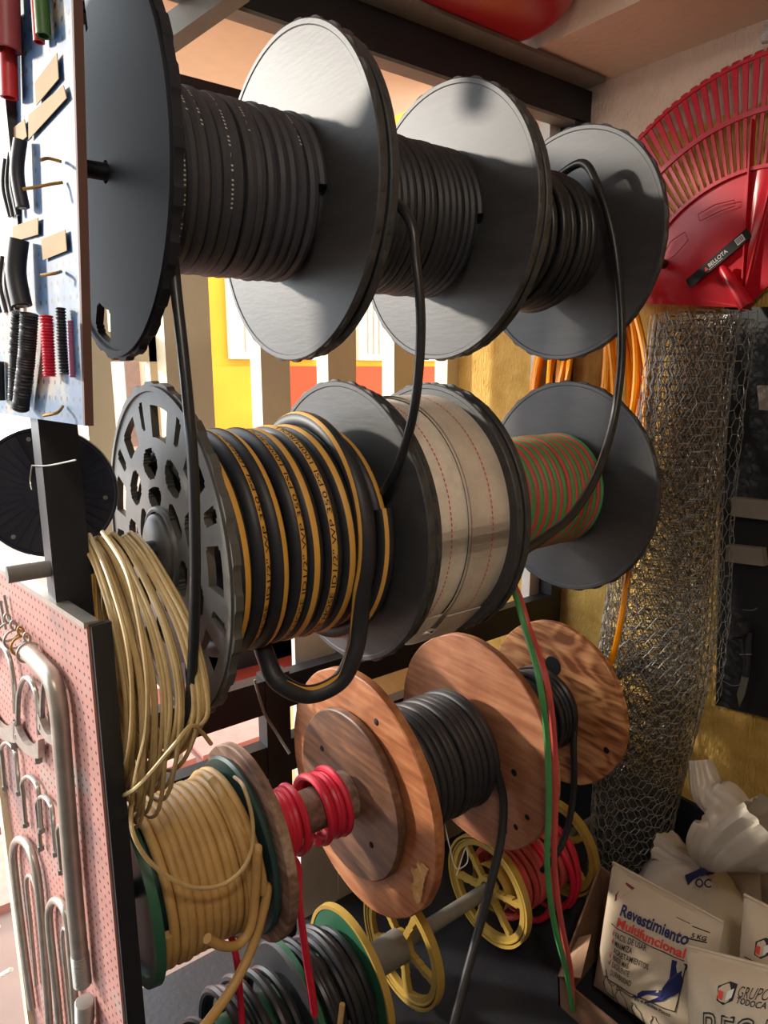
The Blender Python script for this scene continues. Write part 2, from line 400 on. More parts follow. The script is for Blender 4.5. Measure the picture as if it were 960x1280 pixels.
MB().bx(wx(198), wx(208), YW + .07, YW + .12, 0.3, zh0).build('stile', M_cream, w2, smooth=False)

# street outside
M_street = mat('pink_paving_mortar', (150, 126, 116), 0.9, var=0.12, scale=3)
gr = struct('ground_street', MB().bx(-14, 14, 1.75, 16, -0.16, -0.1).bx(-14, -1.8, -8, 1.9, -0.16, -0.1), M_street, smooth=False)
M_slabs = [mat('pink_flagstone_%s' % n_, c, 0.8, var=0.12) for n_, c in (('a', (196, 140, 126)), ('b', (178, 122, 112)), ('c', (206, 156, 140)))]
rnd = random.Random(3); slab = [MB().box((0, 0, 0), (0.5, 0.42, 0.05)).build('flagstone', M_slabs[i], gr, smooth=False) for i in range(3)]
for s_ in slab: s_.data.transform(Matrix.Translation(worldloc(gr)))
k = 0
for i in range(8):
    for j in range(6):
        o = slab[k] if k < 3 else slab[k % 3].copy()
        if k >= 3: COL.objects.link(o)
        o.parent = gr; o.location = Vector((0.1 + i * 0.54 + (j % 2) * 0.2, 2.65 + j * 0.47, -0.09)) - worldloc(gr)
        o.rotation_euler.z = rnd.uniform(-0.05, 0.05); k += 1
# house across the street
hb = thing('street_house', (2.6, 6.0, -0.1), 'orange painted house with red lower wall across the street', 'building')
M_or = mat('orange_facade_paint', (240, 150, 30), 0.85, var=0.12, scale=2); M_rd = mat('red_facade_paint', (214, 66, 26), 0.85, var=0.1, scale=2)
YF = 5.0
def q(px): return aY(px, 450, YF).x
zr = aY(420, 458, YF).z; zr2 = aY(420, 483, YF).z
MB().bx(q(255), 8.0, YF, YF + .3, zr, 4.2).build('upper_wall', M_or, hb, smooth=False)
MB().bx(q(322), 8.0, YF - .02, YF + .3, -0.1, zr).build('lower_wall', M_rd, hb, smooth=False)
MB().bx(q(255), q(322), YF - .02, YF + .3, -0.1, zr).build('corner_wall', M_or, hb, smooth=False)
for a, b_ in ((285, 392), (445, 480), (500, 552)):
    xa, xb = q(a), q(b_); z0 = aY(420, 450, YF).z; z1 = z0 + 0.75
    f_ = MB().bx(xa, xb, YF - .05, YF - .001, z0, z0 + .05).bx(xa, xb, YF - .05, YF - .001, z1, z1 + .05).bx(xa, xa + .05, YF - .05, YF - .001, z0 + .0501, z1 - .0001).bx(xb - .05, xb, YF - .05, YF - .001, z0 + .0501, z1 - .0001).build('window', M_whitepanel, hb, smooth=False)
    MB().bx(xa + .05, xb - .05, YF - .02, YF - .01, z0 + .05, z1).build('pane', mat('pale_glass', (206, 190, 170), 0.15), f_, smooth=False)
    n_ = 5
    for i in range(1, n_):
        x = xa + (xb - xa) * i / n_
        MB().bx(x - .012, x + .012, YF - .045, YF - .022, z0 + .052, z1 - .002).build('grille_bar', M_whitepanel, f_, smooth=False)
hc = thing('street_house', (2.2, 7.0, -0.1), 'pale whitewashed house across the street seen left of the orange one', 'building')
YG = 7.0
MB().bx(1.2, aY(250, 450, YG).x, YG, YG + .3, -0.1, 5).build('wall', mat('whitewash', (240, 232, 216), 0.9, var=0.04), hc, smooth=False)
for px in (165, 190):
    x = aY(px, 470, YG).x; MB().bx(x - .07, x + .07, YG - .03, YG - .001, 1.0, 2.2).build('window', M_greysteel, hc, smooth=False)

# ==================================================================
# STEEL RACK
# ==================================================================
rk = thing('steel_rack', (1.1, 1.5, 0), 'black steel rack of posts, beams and axles carrying the hose spools', 'rack')
Rk = dict(parent=rk, smooth=False)
MB().bx(0.30, 2.1, 1.60, 1.66, 2.560, 2.662).build('top_beam', M_steel, **Rk)
MB().bx(0.30, 2.07, 1.525, 1.66, 2.663, 2.674).build('top_ledge', M_greysteel, **Rk)
MB().bx(0.30, 2.1, 1.602, 1.658, 2.550, 2.5595).build('lit_underside', M_greysteel, **Rk)  # grey strip: light on the beam's underside put into its colour
p1, p2 = aY(300, -20, 1.55), aY(205, 48, 1.72)
MB().bar(p1, p2, 0.05, 0.05).build('brace', M_greysteel, **Rk)
MB().bx(0.235, 0.295, 1.23, 1.29, 0, 3.05).build('post', M_steel, **Rk)
MB().bx(2.02, 2.08, 1.60, 1.70, 0, 2.565).build('post', M_steel, **Rk)
MB().bx(1.965, 2.02, 1.66, 1.70, 0, 2.565).build('post_strip', M_whitepanel, **Rk)
for z in (0.86, 0.66): MB().bx(0.30, 2.02, 1.60, 1.645, z - 0.05, z + 0.05).build('rail', M_steel, **Rk)
MB().bx(aY(332, 880, 1.6).x, aY(362, 880, 1.6).x, 1.597, 1.648, 0, 0.92).build('stub_post', M_steel, **Rk)
for z, x0, x1, r in ((ZT, .24, 2.1, .014), (ZS, .24, 2.1, .022), (ZW, .24, 2.1, .02), (ZB, .24, 2.1, .021)):
    MB().cyl((x0, YR, z), (x1, YR, z), r).build('axle', M_greysteel if z == ZB else M_steel, parent=rk)

# ==================================================================
# SPOOLS
# ==================================================================
def lip_disc(mb, X, yc, zc, R, t=0.014, lip=0.008, n=96, rfun=None, bore=0.022):
    """moulded flange, face towards -X, rim bead on both sides"""
    mb.lathe([(0, bore), (0, R - 0.012), (-lip * .25, R - 0.010), (-lip * .25, R - 0.002), (0, R), (t, R), (t + lip * .25, R - 0.002), (t + lip * .25, R - 0.010), (t, R - 0.012), (t, bore)], (X, yc, zc), n=n, rfun=rfun, closed=True)
    return mb
def rim_lugs(parent, X, yc, zc, R, n=30, w=0.011, mat_=None):
    mb = MB()
    for i in range(n):
        a0 = 2 * pi * i / n; a1 = a0 + 2 * pi / n * 0.6; g = []
        for k_ in range(5):
            a = a0 + (a1 - a0) * k_ / 4; e = sin(pi * k_ / 4) ** .5
            g.append([(X, yc + (R - .001) * cos(a), zc + (R - .001) * sin(a)), (X + w * .2, yc + (R + .004 * e) * cos(a), zc + (R + .004 * e) * sin(a)), (X + w * .8, yc + (R + .004 * e) * cos(a), zc + (R + .004 * e) * sin(a)), (X + w, yc + (R - .001) * cos(a), zc + (R - .001) * sin(a))])
        mb.sheet(g)
    o = mb.build('rim_ribs', mat_ or M_flange, parent); o['kind'] = 'stuff'; return o

def in_slot(r, th, n, r0, r1, frac, off=0.0, rnd_=0.5):
    """rounded slot ring: r0..r1, n openings each taking frac of its sector"""
    a = ((th / (2 * pi) * n + off) % 1.0) - 0.5; hw = frac / 2
    rm = (r0 + r1) / 2; hr = (r1 - r0) / 2
    dx = abs(a) * 2 * pi / n * rm; dy = abs(r - rm); W_ = hw * 2 * pi / n * rm; c = min(W_, hr) * rnd_
    if dx > W_ or dy > hr: return False
    ex, ey = dx - (W_ - c), dy - (hr - c)
    return not (ex > 0 and ey > 0 and ex * ex + ey * ey > c * c)
def openwork(r, th):
    return not (in_slot(r, th, 9, .68, .88, .46, .1, .4) or in_slot(r, th, 9, .44, .62, .66, .55, 1.0) or in_slot(r, th, 6, .27, .39, .66, .2, 1.0) or in_slot(r, th, 9, .74, .90, .12, .6))
def openwork_t(r, th):
    return not (cos(th) > 0.15 and in_slot(r, th, 9, .74, .92, .55, .3, .8))

def plain_spool(z, xa, xb, R, Rd, label, first_open=None, flange_mat=None, t=0.014):
    s = thing('hose_spool', (xa, YR, z), label, 'spool', 'black plastic spools on the rack')
    MB().lathe([(0, Rd), (xb - xa - t, Rd)], (xa + t * .5, YR, z), n=48).build('drum', M_flange, s)
    if first_open:
        fm = flange_mat or M_flange
        fl = MB(); polar_plate(fl, xa, YR, z, R, t, first_open, nr=60, na=240, rim=lambda th: 1 + 0.012 * (1 if sin(th * 26) > 0 else -0.2))
        f_ = fl.build('flange', fm, s, ang=30)
        MB().lathe([(-0.004, R * .985), (-0.004, R * .955), (0.001, R * .95), (0.001, R * .985)], (xa, YR, z), n=96, closed=True).build('rim_bead', fm, f_)
        if z != ZT: MB().lathe([(-0.016, 0.001), (-0.016, R * .20), (-0.010, R * .225), (0.002, R * .23)], (xa, YR, z), n=48).build('hub_cap', fm, f_)
        if z != ZT: MB().lathe([(-0.006, R * .24), (-0.008, R * .255), (-0.006, R * .27), (0, R * .275), (0, R * .235)], (xa, YR, z), n=64).build('hub_ring', fm, f_)
    else:
        lip_disc(MB(), xa, YR, z, R, t).build('flange', M_flange, s); rim_lugs(s, xa, YR, z, R)
    lip_disc(MB(), xb - t, YR, z, R, t).build('flange', M_flange, s); rim_lugs(s, xb - t, YR, z, R)
    return s

plain_spool(ZT, 0.381, 0.738, 0.303, 0.13, 'black plastic spool nearest the camera on the top axle', openwork_t, M_flange_shade)
plain_spool(ZT, 0.752, 1.133, 0.298, 0.13, 'middle black plastic spool on the top axle')
plain_spool(ZT, 1.147, 1.585, 0.294, 0.13, 'black plastic spool on the top axle next to the red rake')
plain_spool(ZS, 0.433, 0.847, 0.312, 0.17, 'scuffed openwork spool with cut-outs under the nearest top spool', openwork, M_flange_old)
plain_spool(ZS, 0.858, 1.104, 0.303, 0.2, 'black plastic spool filled with flat white canvas hose')
plain_spool(ZS, 1.116, 1.633, 0.303, 0.13, 'black plastic spool holding red and green twin hose')

def hose(name, P, r, M, label, cat='hose', n=8, group=None):
    return tag(MB().tube(P, r, n).build(name, M), label, cat, group)
def printed(parent, P, r, s, i0, length, size, M, ang=0.0, flip=1, name='print'):
    """lettering along hose path P starting at sample i0, on its outer side"""
    # cumulative arc length
    S = [0.0]
    for i in range(i0 + 1, len(P)): S.append(S[-1] + (P[i] - P[i - 1]).length)
    def fr(d):
        lo, hi = 0, len(S) - 1
        while hi - lo > 1:
            mid = (lo + hi) // 2
            if S[mid] <= d: lo = mid
            else: hi = mid
        t = (d - S[lo]) / max(1e-9, S[hi] - S[lo]); p = P[i0 + lo].lerp(P[i0 + hi], t); T = (P[i0 + hi] - P[i0 + lo]).normalized()
        return p, T
    ctr = parent['_c'] if '_c' in parent.keys() else None
    def fn(u, v):
        p, T = fr(max(0, min(S[-1], u if flip > 0 else length - u)))
        nrm = Vector((0, p.y - YR, p.z - PR_Z)).normalized(); side = nrm.cross(T).normalized() * flip
        a = ang + v / r
        return p + (nrm * cos(a) + side * sin(a)) * (r * 1.07)
    return place_text(parent, s, fn, 0, -size / 2, length, size, M, name)

# top row hoses -----------------------------------------------------
PR_Z = ZT
P = helix(0.412, 0.715, YR, ZT, 0.142, 15, jr=0.0012, jx=0.0015, seed=1)
P = P[::-1]   # lead end near the first flange
tail = [aX(212, 292, .405), aX(222, 380, .398), aX(233, 480, .393), aX(241, 580, .388), aX(244, 700, .386), aX(242, 800, .386), aX(238, 870, .386), aX(231, 908, .384)]
st = [Vector((0.412, YR - 0.10, ZT + 0.115)), Vector((0.408, YR - 0.150, ZT + 0.05))]
hA = thing('rubber_hose', (0.56, YR, ZT), 'black hose with white print on the nearest top spool, its end hanging long', 'hose', 'black hoses on the top axle')
MB().tube(P, 0.0105, 8).build('windings', M_hazed, hA)
MB().tube(smoothpath(st + tail, 10), 0.0085, 10).build('hanging_end', M_rubber2, hA)
P0 = P[::-1]
for tn, a0, ln in ((2, .16, .16), (3, .30, .10), (4, .36, .17), (6, .27, .20), (11, .40, .09), (13, .26, .07), (8, .24, .05), (1, .28, .07)):
    i0 = int((tn - a0 + 0.12) * 56)
    printed(hA, P0, 0.0105, 'IIII - IIIIII III - II IIIIIII IIII - III'[:max(8, int(ln * 150))], i0, ln, 0.0042, M_whiteink, ang=0.25)
P = helix(0.79, 1.10, YR, ZT, 0.150, 17, jr=0.0015, jx=0.001, seed=2)
hB = thing('rubber_hose', (0.95, YR, ZT), 'black hose on the middle top spool, its end curving towards the white hose', 'hose', 'black hoses on the top axle')
MB().tube(P, 0.0095, 8).build('windings', M_rubber, hB)
tb = [Vector((0.785, YR - .10, ZT + .115)), Vector((0.783, YR - .16, ZT + .03))] + [aX(508, 268, .785), aX(520, 330, .787), aX(526, 400, .79), aX(522, 480, .79), aX(510, 545, .795), aX(493, 592, .80), aX(474, 622, .812)]
MB().tube(smoothpath(tb, 10), 0.0088, 10).build('hanging_end', M_rubber2, hB)
printed(hB, P, 0.0095, 'III IIII III IIII -', int(3.62 * 56), 0.12, 0.0035, M_whiteink, ang=0.1)
P = helix(1.19, 1.50, YR, ZT, 0.158, 13, th_end=pi * .5, jr=0.004, jx=0.004, seed=3)
P += smoothpath([P[-1], aX(728, 204, 1.505), aX(750, 240, 1.51), aX(764, 285, 1.515), aX(772, 335, 1.52), aX(777, 400, 1.525), aX(776, 460, 1.50), aX(766, 530, 1.46), aX(745, 595, 1.38), aX(715, 643, 1.29), aX(680, 672, 1.20), aX(650, 692, 1.12)], 9)[1:]
hose('rubber_hose', P, 0.0102, M_rubber2, 'black hose on the top spool beside the rake, its end sweeping over the twin hose', group='black hoses on the top axle', n=10)

# air / water hose ---------------------------------------------------
hD = thing('striped_hose', (0.64, YR, ZS), 'thick black air and water hose with ochre stripe wound on the openwork spool', 'hose')
rD = 0.0185
PR_Z = ZS
P = helix(0.472, 0.805, YR, ZS, 0.205, 8.9, th_end=pi * 1.6, per=72, jr=0.002, jx=0.003, seed=5)
MB().tube(P, rD, 12).build('windings', M_rubber, hD)
P2 = helix(0.79, 0.735, YR, ZS, 0.232, 1.1, th_end=pi * 1.1, per=72, jr=0.003, jx=0.006, seed=6)
P3 = P2 + smoothpath([P2[-1], aY(449, 780, 1.05), aY(442, 818, 1.05), aY(424, 852, 1.06), aY(385, 868, 1.08), aY(348, 852, 1.10), aY(333, 822, 1.14), Vector((0.60, 1.2, ZS - .2))], 9)[1:]
MB().tube(P3, rD, 12).build('slack_end', M_rubber, hD)
def stripe(parent, P, r, half, ang, i0=0, i1=None, M=None, name='stripe'):
    g = []
    for i in range(i0, (i1 or len(P)) - 1):
        p = P[i]; T = (P[i + 1] - P[i]).normalized(); nrm = Vector((0, p.y - YR, p.z - ZS)).normalized(); sd = nrm.cross(T).normalized()
        an = ang(i) if callable(ang) else ang
        g.append([p + (nrm * cos(an + t * half) + sd * sin(an + t * half)) * r * 1.015 for t in (-1, -.5, 0, .5, 1)])
    return MB().sheet(g).build(name, M or M_stripe, parent)
stripe(hD, P, rD, 0.30, lambda i: 0.35 * sin(i / 90.0))
stripe(hD, P3, rD, 0.22, lambda i: -0.5 - 1.6 * max(0, min(1, (i - len(P2) + 24) / 40)), 0, len(P3) - 8)
for tn in (1.37, 3.37, 5.37, 7.37):
    i0 = int((tn + .0) * 72)
    printed(hD, P, rD * 1.0, 'AIR/WATER HOSE ID1/2" WP 350 PSI 100M/ROLL', i0, 0.60, 0.0085, M_ink, ang=-0.35 * sin((i0 + 15) / 90.0), flip=-1)

# flat white hose ------------------------------------------------------
hE = thing('flat_canvas_hose', (0.98, YR, ZS), 'flat white canvas hose with dashed red seam wound on a black spool', 'hose')
def band(x0, x1, R, sag=0.0, dz=0.0, M=M_white, name='wrap', a0=0, a1=2 * pi):
    g = []; n = 96
    for i in range(n + 1):
        a = a0 + (a1 - a0) * i / n; rr = R + 0.0015 * sin(3 * a)
        zz = ZS + dz + rr * sin(a) * (1 + (sag if sin(a) < 0 else 0))
        g.append([(x0 + (x1 - x0) * t, YR + rr * cos(a) * (1 - 0.006 * (2 * t - 1) ** 2), zz) for t in (0, .03, .25, .5, .75, .97, 1)])
    return MB().sheet(g, 0.003, (0.0, 0, 0.0001)).build(name, M, hE)
band(0.872, 0.974, 0.272); band(0.872, 0.974, 0.266)
band(0.978, 0.986, 0.262, M=M_rubber, name='gap_shadow_wrap') if False else None
band(0.978, 1.092, 0.279, M=M_white2); band(0.978, 1.092, 0.273, M=M_white2)
band(0.972, 0.980, 0.276, M=M_white2, name='folded_edge')
for xs, R in ((0.925, 0.2728), (1.035, 0.2798)):
    mb = MB()
    for i in range(150):
        a = 2 * pi * i / 150; da = 0.024; rr = R + 0.0015 * sin(3 * a) + .0008
        mb.add([(xs - .0013, YR + rr * cos(a), ZS + rr * sin(a)), (xs + .0013, YR + rr * cos(a), ZS + rr * sin(a)), (xs + .0013, YR + rr * cos(a + da), ZS + rr * sin(a + da)), (xs - .0013, YR + rr * cos(a + da), ZS + rr * sin(a + da))], [(0, 1, 2, 3)])
    mb.build('dashed_seam', M_redink, hE)
# slack turns sagging under the spool
for x0, x1, R0, sg, M in ((0.985, 1.092, .283, .05, M_white2), (0.878, 0.976, .276, .035, M_white)):
    g = []
    for i in range(61):
        t = i / 60; a = pi * (1.25 + .62 * t); rr = R0 - .0022 + sg * sin(pi * t) ** 1.5
        g.append([(x0 + (x1 - x0) * e + .012 * sin(pi * t), YR + rr * cos(a), ZS + rr * sin(a)) for e in (0, .33, .66, 1)])
    MB().sheet(g, 0.003, (0, 0, 1)).build('slack_turn', M, hE)

# red / green twin hose ------------------------------------------------
hF = thing('twin_welding_hose', (1.37, YR, ZS), 'red and green twin welding hose wound together, its ends dropping past the wooden discs', 'hose')
for k_, (M, nm) in enumerate(((M_redh, 'red_line'), (M_greenh, 'green_line'))):
    off = 0.0155 * k_
    P = helix(1.60 + off - .012, 1.145 + off, YR, ZS, 0.150, 14.5, th_end=pi * 1.1, jr=0.0008, jx=0.0006, seed=8)
    dx = 9 if k_ == 0 else 0
    tl = [P[-1]] + [aY(641 + dx * .4, 735, 1.10), aY(656 + dx * .6, 785, 1.06), aY(674 + dx, 850, .94), aY(684 + dx, 930, .94), aY(686 + dx * .9, 1010, .94), aY(684 + dx, 1080, .94), aY(692 + dx, 1150, .94), aY(708 + dx * .6, 1215, .94), aY(716, 1262, .94)]
    MB().tube(P + smoothpath(tl, 9)[1:], 0.0078, 8).build(nm, M, hF)

# wooden row -------------------------------------------------------------
def wdisc(X, R, M, parent, name, t=0.022, seed=0, n=96, bore=0.02):
    rn = random.Random(seed); ph = [rn.uniform(0, 6) for _ in range(4)]
    rf = lambda th: 1 + 0.006 * sin(th + ph[0]) + 0.005 * sin(2 * th + ph[1]) + 0.003 * sin(7 * th + ph[2]) + .0015 * sin(23 * th + ph[3])
    mb = MB(); mb.lathe([(0, bore), (0, R - .003), (.003, R), (t - .003, R), (t, R - .003), (t, bore)], (X, YR, ZW), n=n, rfun=rf, closed=True)
    return mb.build(name, M, parent, ang=30)
def bolts(parent, X, R, angs, r=0.008):
    for a in angs:
        MB().lathe([(-.0015, .0004), (-.0015, r * .7), (0.0005, r)], (X, YR + R * cos(a), ZW + R * sin(a)), n=12).build('bolt_hole', M_dark, parent)
# yellow hose spool
sG = thing('hose_spool', (0.42, YR, ZW), 'green flanged spool of ochre hose with a weathered wooden end disc', 'spool')
MB().lathe([(0, .11), (.22, .11)], (.325, YR, ZW), n=40).build('drum', M_teal, sG)
mb = MB(); mb.lathe([(0, .02), (0, .160), (.004, .160), (.004, .02)], (.322, YR, ZW), n=72, closed=True); mb.build('flange', M_reel, sG)
MB().lathe([(-.004, .158), (-.006, .178), (.012, .180), (.012, .160)], (.318, YR, ZW), n=80, closed=True).build('flange_rim', M_green, sG)
mb = MB(); mb.lathe([(0, .02), (0, .185), (.006, .190), (.012, .188), (.012, .02)], (.548, YR, ZW), n=80, closed=True); mb.build('flange', M_teal, sG)
d_ = wdisc(.566, .213, M_wood4, sG, 'end_disc', seed=4)
hG = thing('rubber_hose', (0.42, YR, ZW), 'ochre rubber hose wound on the green flanged spool, two ends hanging', 'hose')
P = helix(.340, .520, YR, ZW, .155, 11, jr=.0012, jx=.001, seed=11)
P += smoothpath([P[-1], aY(334, 1110, 1.09), aY(326, 1150, 1.08), aY(312, 1192, 1.07), aY(290, 1235, 1.05), aY(262, 1275, 1.03), aY(235, 1310, 1.0)], 9)[1:]
MB().tube(P, .0098, 10).build('windings', M_yellowhose, hG)
P = smoothpath([Vector((.505, YR, ZW + .172)), Vector((.512, YR - .11, ZW + .13)), Vector((.515, YR - .168, ZW + .02)), aY(322, 1060, 1.08), aY(319, 1120, 1.075), aY(313, 1160, 1.07), aY(297, 1181, 1.065), aY(277, 1182, 1.06), aY(259, 1173, 1.055)], 10)
MB().tube(P, .0092, 10).build('loose_end', M_yellowhose, hG)
P = helix(.50, .532, YR, ZW, .170, 2.2, jr=.004, jx=.006, seed=12); MB().tube(P, .0098, 10).build('outer_turns', M_yellowhose, hG)

# pink hose on bare hub
sH = thing('cable_spool', (0.9, YR, ZW), 'orange plywood cable spool with a dark inner disc and splintered edge', 'spool')
MB().lathe([(0, .05), (.25, .05)], (.60, YR, ZW), n=32).build('hub', M_wood4, sH)
MB().lathe([(0, .02), (0, .056), (.03, .06), (.03, .02)], (.815, YR, ZW), n=40, closed=True).build('hub_collar', M_wood4, sH)
wdisc(.845, .208, M_wood5, sH, 'inner_disc', seed=2)
d1 = wdisc(.872, .303, M_wood1, sH, 'end_disc', t=.026, seed=1)
bolts(d1, .871, .24, (1.95,), .009); bolts(sH, .844, .13, (-2.5, 0.6), .008)
mb = MB(); g = []
for i in range(13):
    t = i / 12; a = pi + .14 + t * .42; w_ = .022 + .018 * sin(t * pi) + .008 * sin(t * 17)
    g.append([(.8695 - .002 * ((i + j) % 2), YR + (.285 - w_ * j / 3 - .006 * sin(5 * t)) * cos(a), ZW + (.285 - w_ * j / 3 - .006 * sin(5 * t)) * sin(a)) for j in range(4)])
mb.sheet(g); tag(mb.build('splintered_patch', M_pale, d1), 'pale splintered wood')
MB().lathe([(0, .11), (.36, .11)], (.89, YR, ZW), n=40).build('drum', M_wood5, sH)
d2 = wdisc(1.263, .299, M_wood2, sH, 'end_disc', t=.026, seed=3); bolts(d2, 1.262, .25, (pi + .5, pi + .75, pi + .95), .008); bolts(d2, 1.262, .17, (pi + .1,), .01)
hH = thing('rubber_hose', (.72, YR, ZW), 'crimson hose wound in two bunches on the narrow wooden hub', 'hose')
P = helix(.702, .622, YR, ZW, .071, 6.0, th_end=pi * 1.05, per=40, jr=.003, jx=.002, seed=14)
P += smoothpath([P[-1], aY(371, 1080, 1.19), aY(374, 1130, 1.17), aY(382, 1190, 1.15), aY(390, 1240, 1.14), aY(398, 1300, 1.13)], 8)[1:]
MB().tube(P, .0086, 8).build('windings', M_pink, hH)
P = helix(.738, .808, YR, ZW, .073, 5.2, th_end=pi * 1.7, per=40, jr=.004, jx=.002, seed=15); MB().tube(P, .0086, 8).build('windings', M_pink, hH)
hose('rubber_hose', smoothpath([aY(289, 1170, 1.2), aY(296, 1200, 1.19), aY(300, 1240, 1.18), aY(304, 1310, 1.17)], 8), .0075, M_pink, 'short crimson hose end hanging behind the ochre hose', 'hose')
# black cable
P = helix(.905, 1.215, YR, ZW, .150, 15, th_end=pi, jr=.002, jx=.0012, seed=16)
P += smoothpath([P[-1], aY(629, 1000, 1.10), aY(626, 1050, 1.08), aY(612, 1110, 1.06), aY(596, 1170, 1.04), aY(580, 1230, 1.0), aY(562, 1300, .95)], 8)[1:]
hose('power_cable', P, .0112, M_rubber, 'thick black cable wound between the two large plywood discs, one end hanging to the floor', 'cable', n=10)
sI = thing('cable_spool', (1.62, YR, ZW), 'small coarse grained plywood spool end beside the wire mesh roll', 'spool')
MB().lathe([(0, .08), (.33, .08)], (1.30, YR, ZW), n=40).build('drum', M_wood5, sI)
d3 = wdisc(1.631, .256, M_wood3, sI, 'end_disc', seed=6); bolts(d3, 1.63, .21, (pi + .35,), .01)
MB().lathe([(-.002, .001), (-.002, .028), (0, .03)], (1.629, YR + .01, ZW + .12), n=20).build('cut_out', M_dark, d3)
P = helix(1.46, 1.59, YR, ZW, .115, 8, th_end=pi, jr=.006, jx=.004, seed=17)
P += smoothpath([P[-1], aY(717, 930, 1.13), aY(717, 990, 1.11), aY(708, 1040, 1.10), aY(694, 1070, 1.12), aY(678, 1088, 1.16)], 8)[1:]
hose('power_cable', P, .0095, M_rubber2, 'black cable in front of the small coarse grained plywood disc', 'cable')

# bottom row ---------------------------------------------------------------
def wheel(X, R, parent, nsp, M, ph=0.0, t=.016):
    half = .16
    def sol(r, th):
        if r > .80 or r < .26: return True
        a = ((th + ph) / (2 * pi) * nsp) % 1.0; a = min(a, 1 - a) * 2 * pi / nsp * r
        return a < .055
    mb = MB(); polar_plate(mb, X, YR, ZB, R, t, sol, nr=26, na=160, r0=.15); f_ = mb.build('flange', M, parent, ang=30)
    MB().lathe([(-.006, R), (-.006, R * .955), (0, R * .95), (0, R * .93), (-.004, R * .925), (-.004, R * .90), (0, R * .89), (t, R * .9), (t, R)], (X, YR, ZB), n=96, closed=True).build('rim', M, f_)
    return f_
s1 = thing('cable_spool', (1.02, YR, ZB), 'mustard plastic spool wheel low behind the large plywood disc', 'spool', 'mustard plastic spools on the bottom axle')
wheel(1.018, .165, s1, 5, M_ygreel, .5); MB().lathe([(-.12, .02), (-.12, .042), (0.0, .045), (0, .02)], (1.018, YR, ZB), n=32, closed=True).build('hub', M_greysteel, s1)
s2 = thing('cable_spool', (1.5, YR, ZB), 'mustard plastic spool with spoked wheels holding red hose', 'spool', 'mustard plastic spools on the bottom axle')
wheel(1.356, .166, s2, 6, M_ygreel, .25); wheel(1.683, .162, s2, 5, M_ygreel, .1)
MB().lathe([(0, .07), (.32, .07)], (1.365, YR, ZB), n=32).build('drum', M_ygreel, s2)
P = helix(1.40, 1.66, YR, ZB, .10, 11, th_end=pi * 1.2, jr=.004, jx=.003, seed=18)
hose('rubber_hose', P, .0098, M_redh, 'red hose wound on the mustard spoked spool near the floor', 'hose')
P = helix(1.52, 1.62, YR, ZB - .02, .135, 2.6, th_end=pi * 1.2, jr=.008, jx=.02, seed=19)
hose('rubber_hose', P, .0098, M_pink, 'loose red hose loops beside the mustard spool wheel', 'hose')
sJ = thing('hose_spool', (.65, YR, ZB), 'green reel flange with yellow edge at the bottom of the rack', 'spool')
MB().lathe([(0, .02), (0, .176), (.010, .180), (.010, .02)], (.843, YR, ZB), n=80, closed=True).build('flange', M_green, sJ)
MB().lathe([(-.002, .172), (-.003, .182), (.014, .184), (.016, .172)], (.843, YR, ZB), n=80, closed=True).build('flange_edge', M_ygreel, sJ)
MB().lathe([(0, .08), (.36, .08)], (.49, YR, ZB), n=32).build('drum', M_green, sJ)
MB().lathe([(0, .02), (0, .17), (.010, .174), (.010, .02)], (.66, YR, ZB), n=80, closed=True).build('flange', M_rubber, sJ)
MB().lathe([(-.002, .168), (-.003, .176), (.010, .178), (.010, .168)], (.672, YR, ZB), n=80, closed=True).build('flange_edge', M_green, sJ)
for i, (x0, x1, R, nt, lab) in enumerate(((.69, .82, .145, 7, 'black hose wound against the green reel flange at the bottom'), (.50, .64, .135, 7, 'black hose wound on the bottom spool under the ochre hose'))):
    P = helix(x0, x1, YR, ZB, R, nt, th_end=pi * 1.3, jr=.008, jx=.006, seed=20 + i)
    hose('rubber_hose', P, .0105, M_rubber2, lab, 'hose')
P = []
for i in range(150):
    a = i / 150 * 2 * pi * 3; P.append(Vector((.42 + .05 * sin(a * .37) + .02 * sin(a), YR - .02 + .13 * cos(a), .17 + .12 * sin(a) + .01 * sin(a * 2.3))))
hose('rubber_hose', P, .009, M_rubber2, 'loose black hose loops at the bottom left beside the pipe panel', 'hose')
hose('rubber_hose', smoothpath([aY(425, 1280, 1.0), aY(428, 1255, 1.0)], 4), .006, M_yellowhose, 'small ochre hose stub poking up at the bottom edge', 'hose')
# ==================================================================
# LEFT: SAMPLE PANEL AND PIPE PANEL
# ==================================================================
DIR = Vector((-0.122, 0.9925, 0)).normalized()
def hollow(p, q, ro, ri, n=16):
    p = Vector(p); q = Vector(q); L_ = (q - p).length
    return MB().lathe([(0, ri), (0, ro), (L_, ro), (L_, ri)], p, q - p, n=n, closed=True)
def ribbed(mb, P, r, pitch, amp, n=14):
    P = [Vector(p) for p in P]; Q = smoothpath(P, 40); rad = []; s = 0
    for i, p in enumerate(Q):
        if i: s += (p - Q[i - 1]).length
        rad.append(r + amp * (0.5 + 0.5 * sin(2 * pi * s / pitch)))
    return mb.tube(Q, r, n, rad=rad)
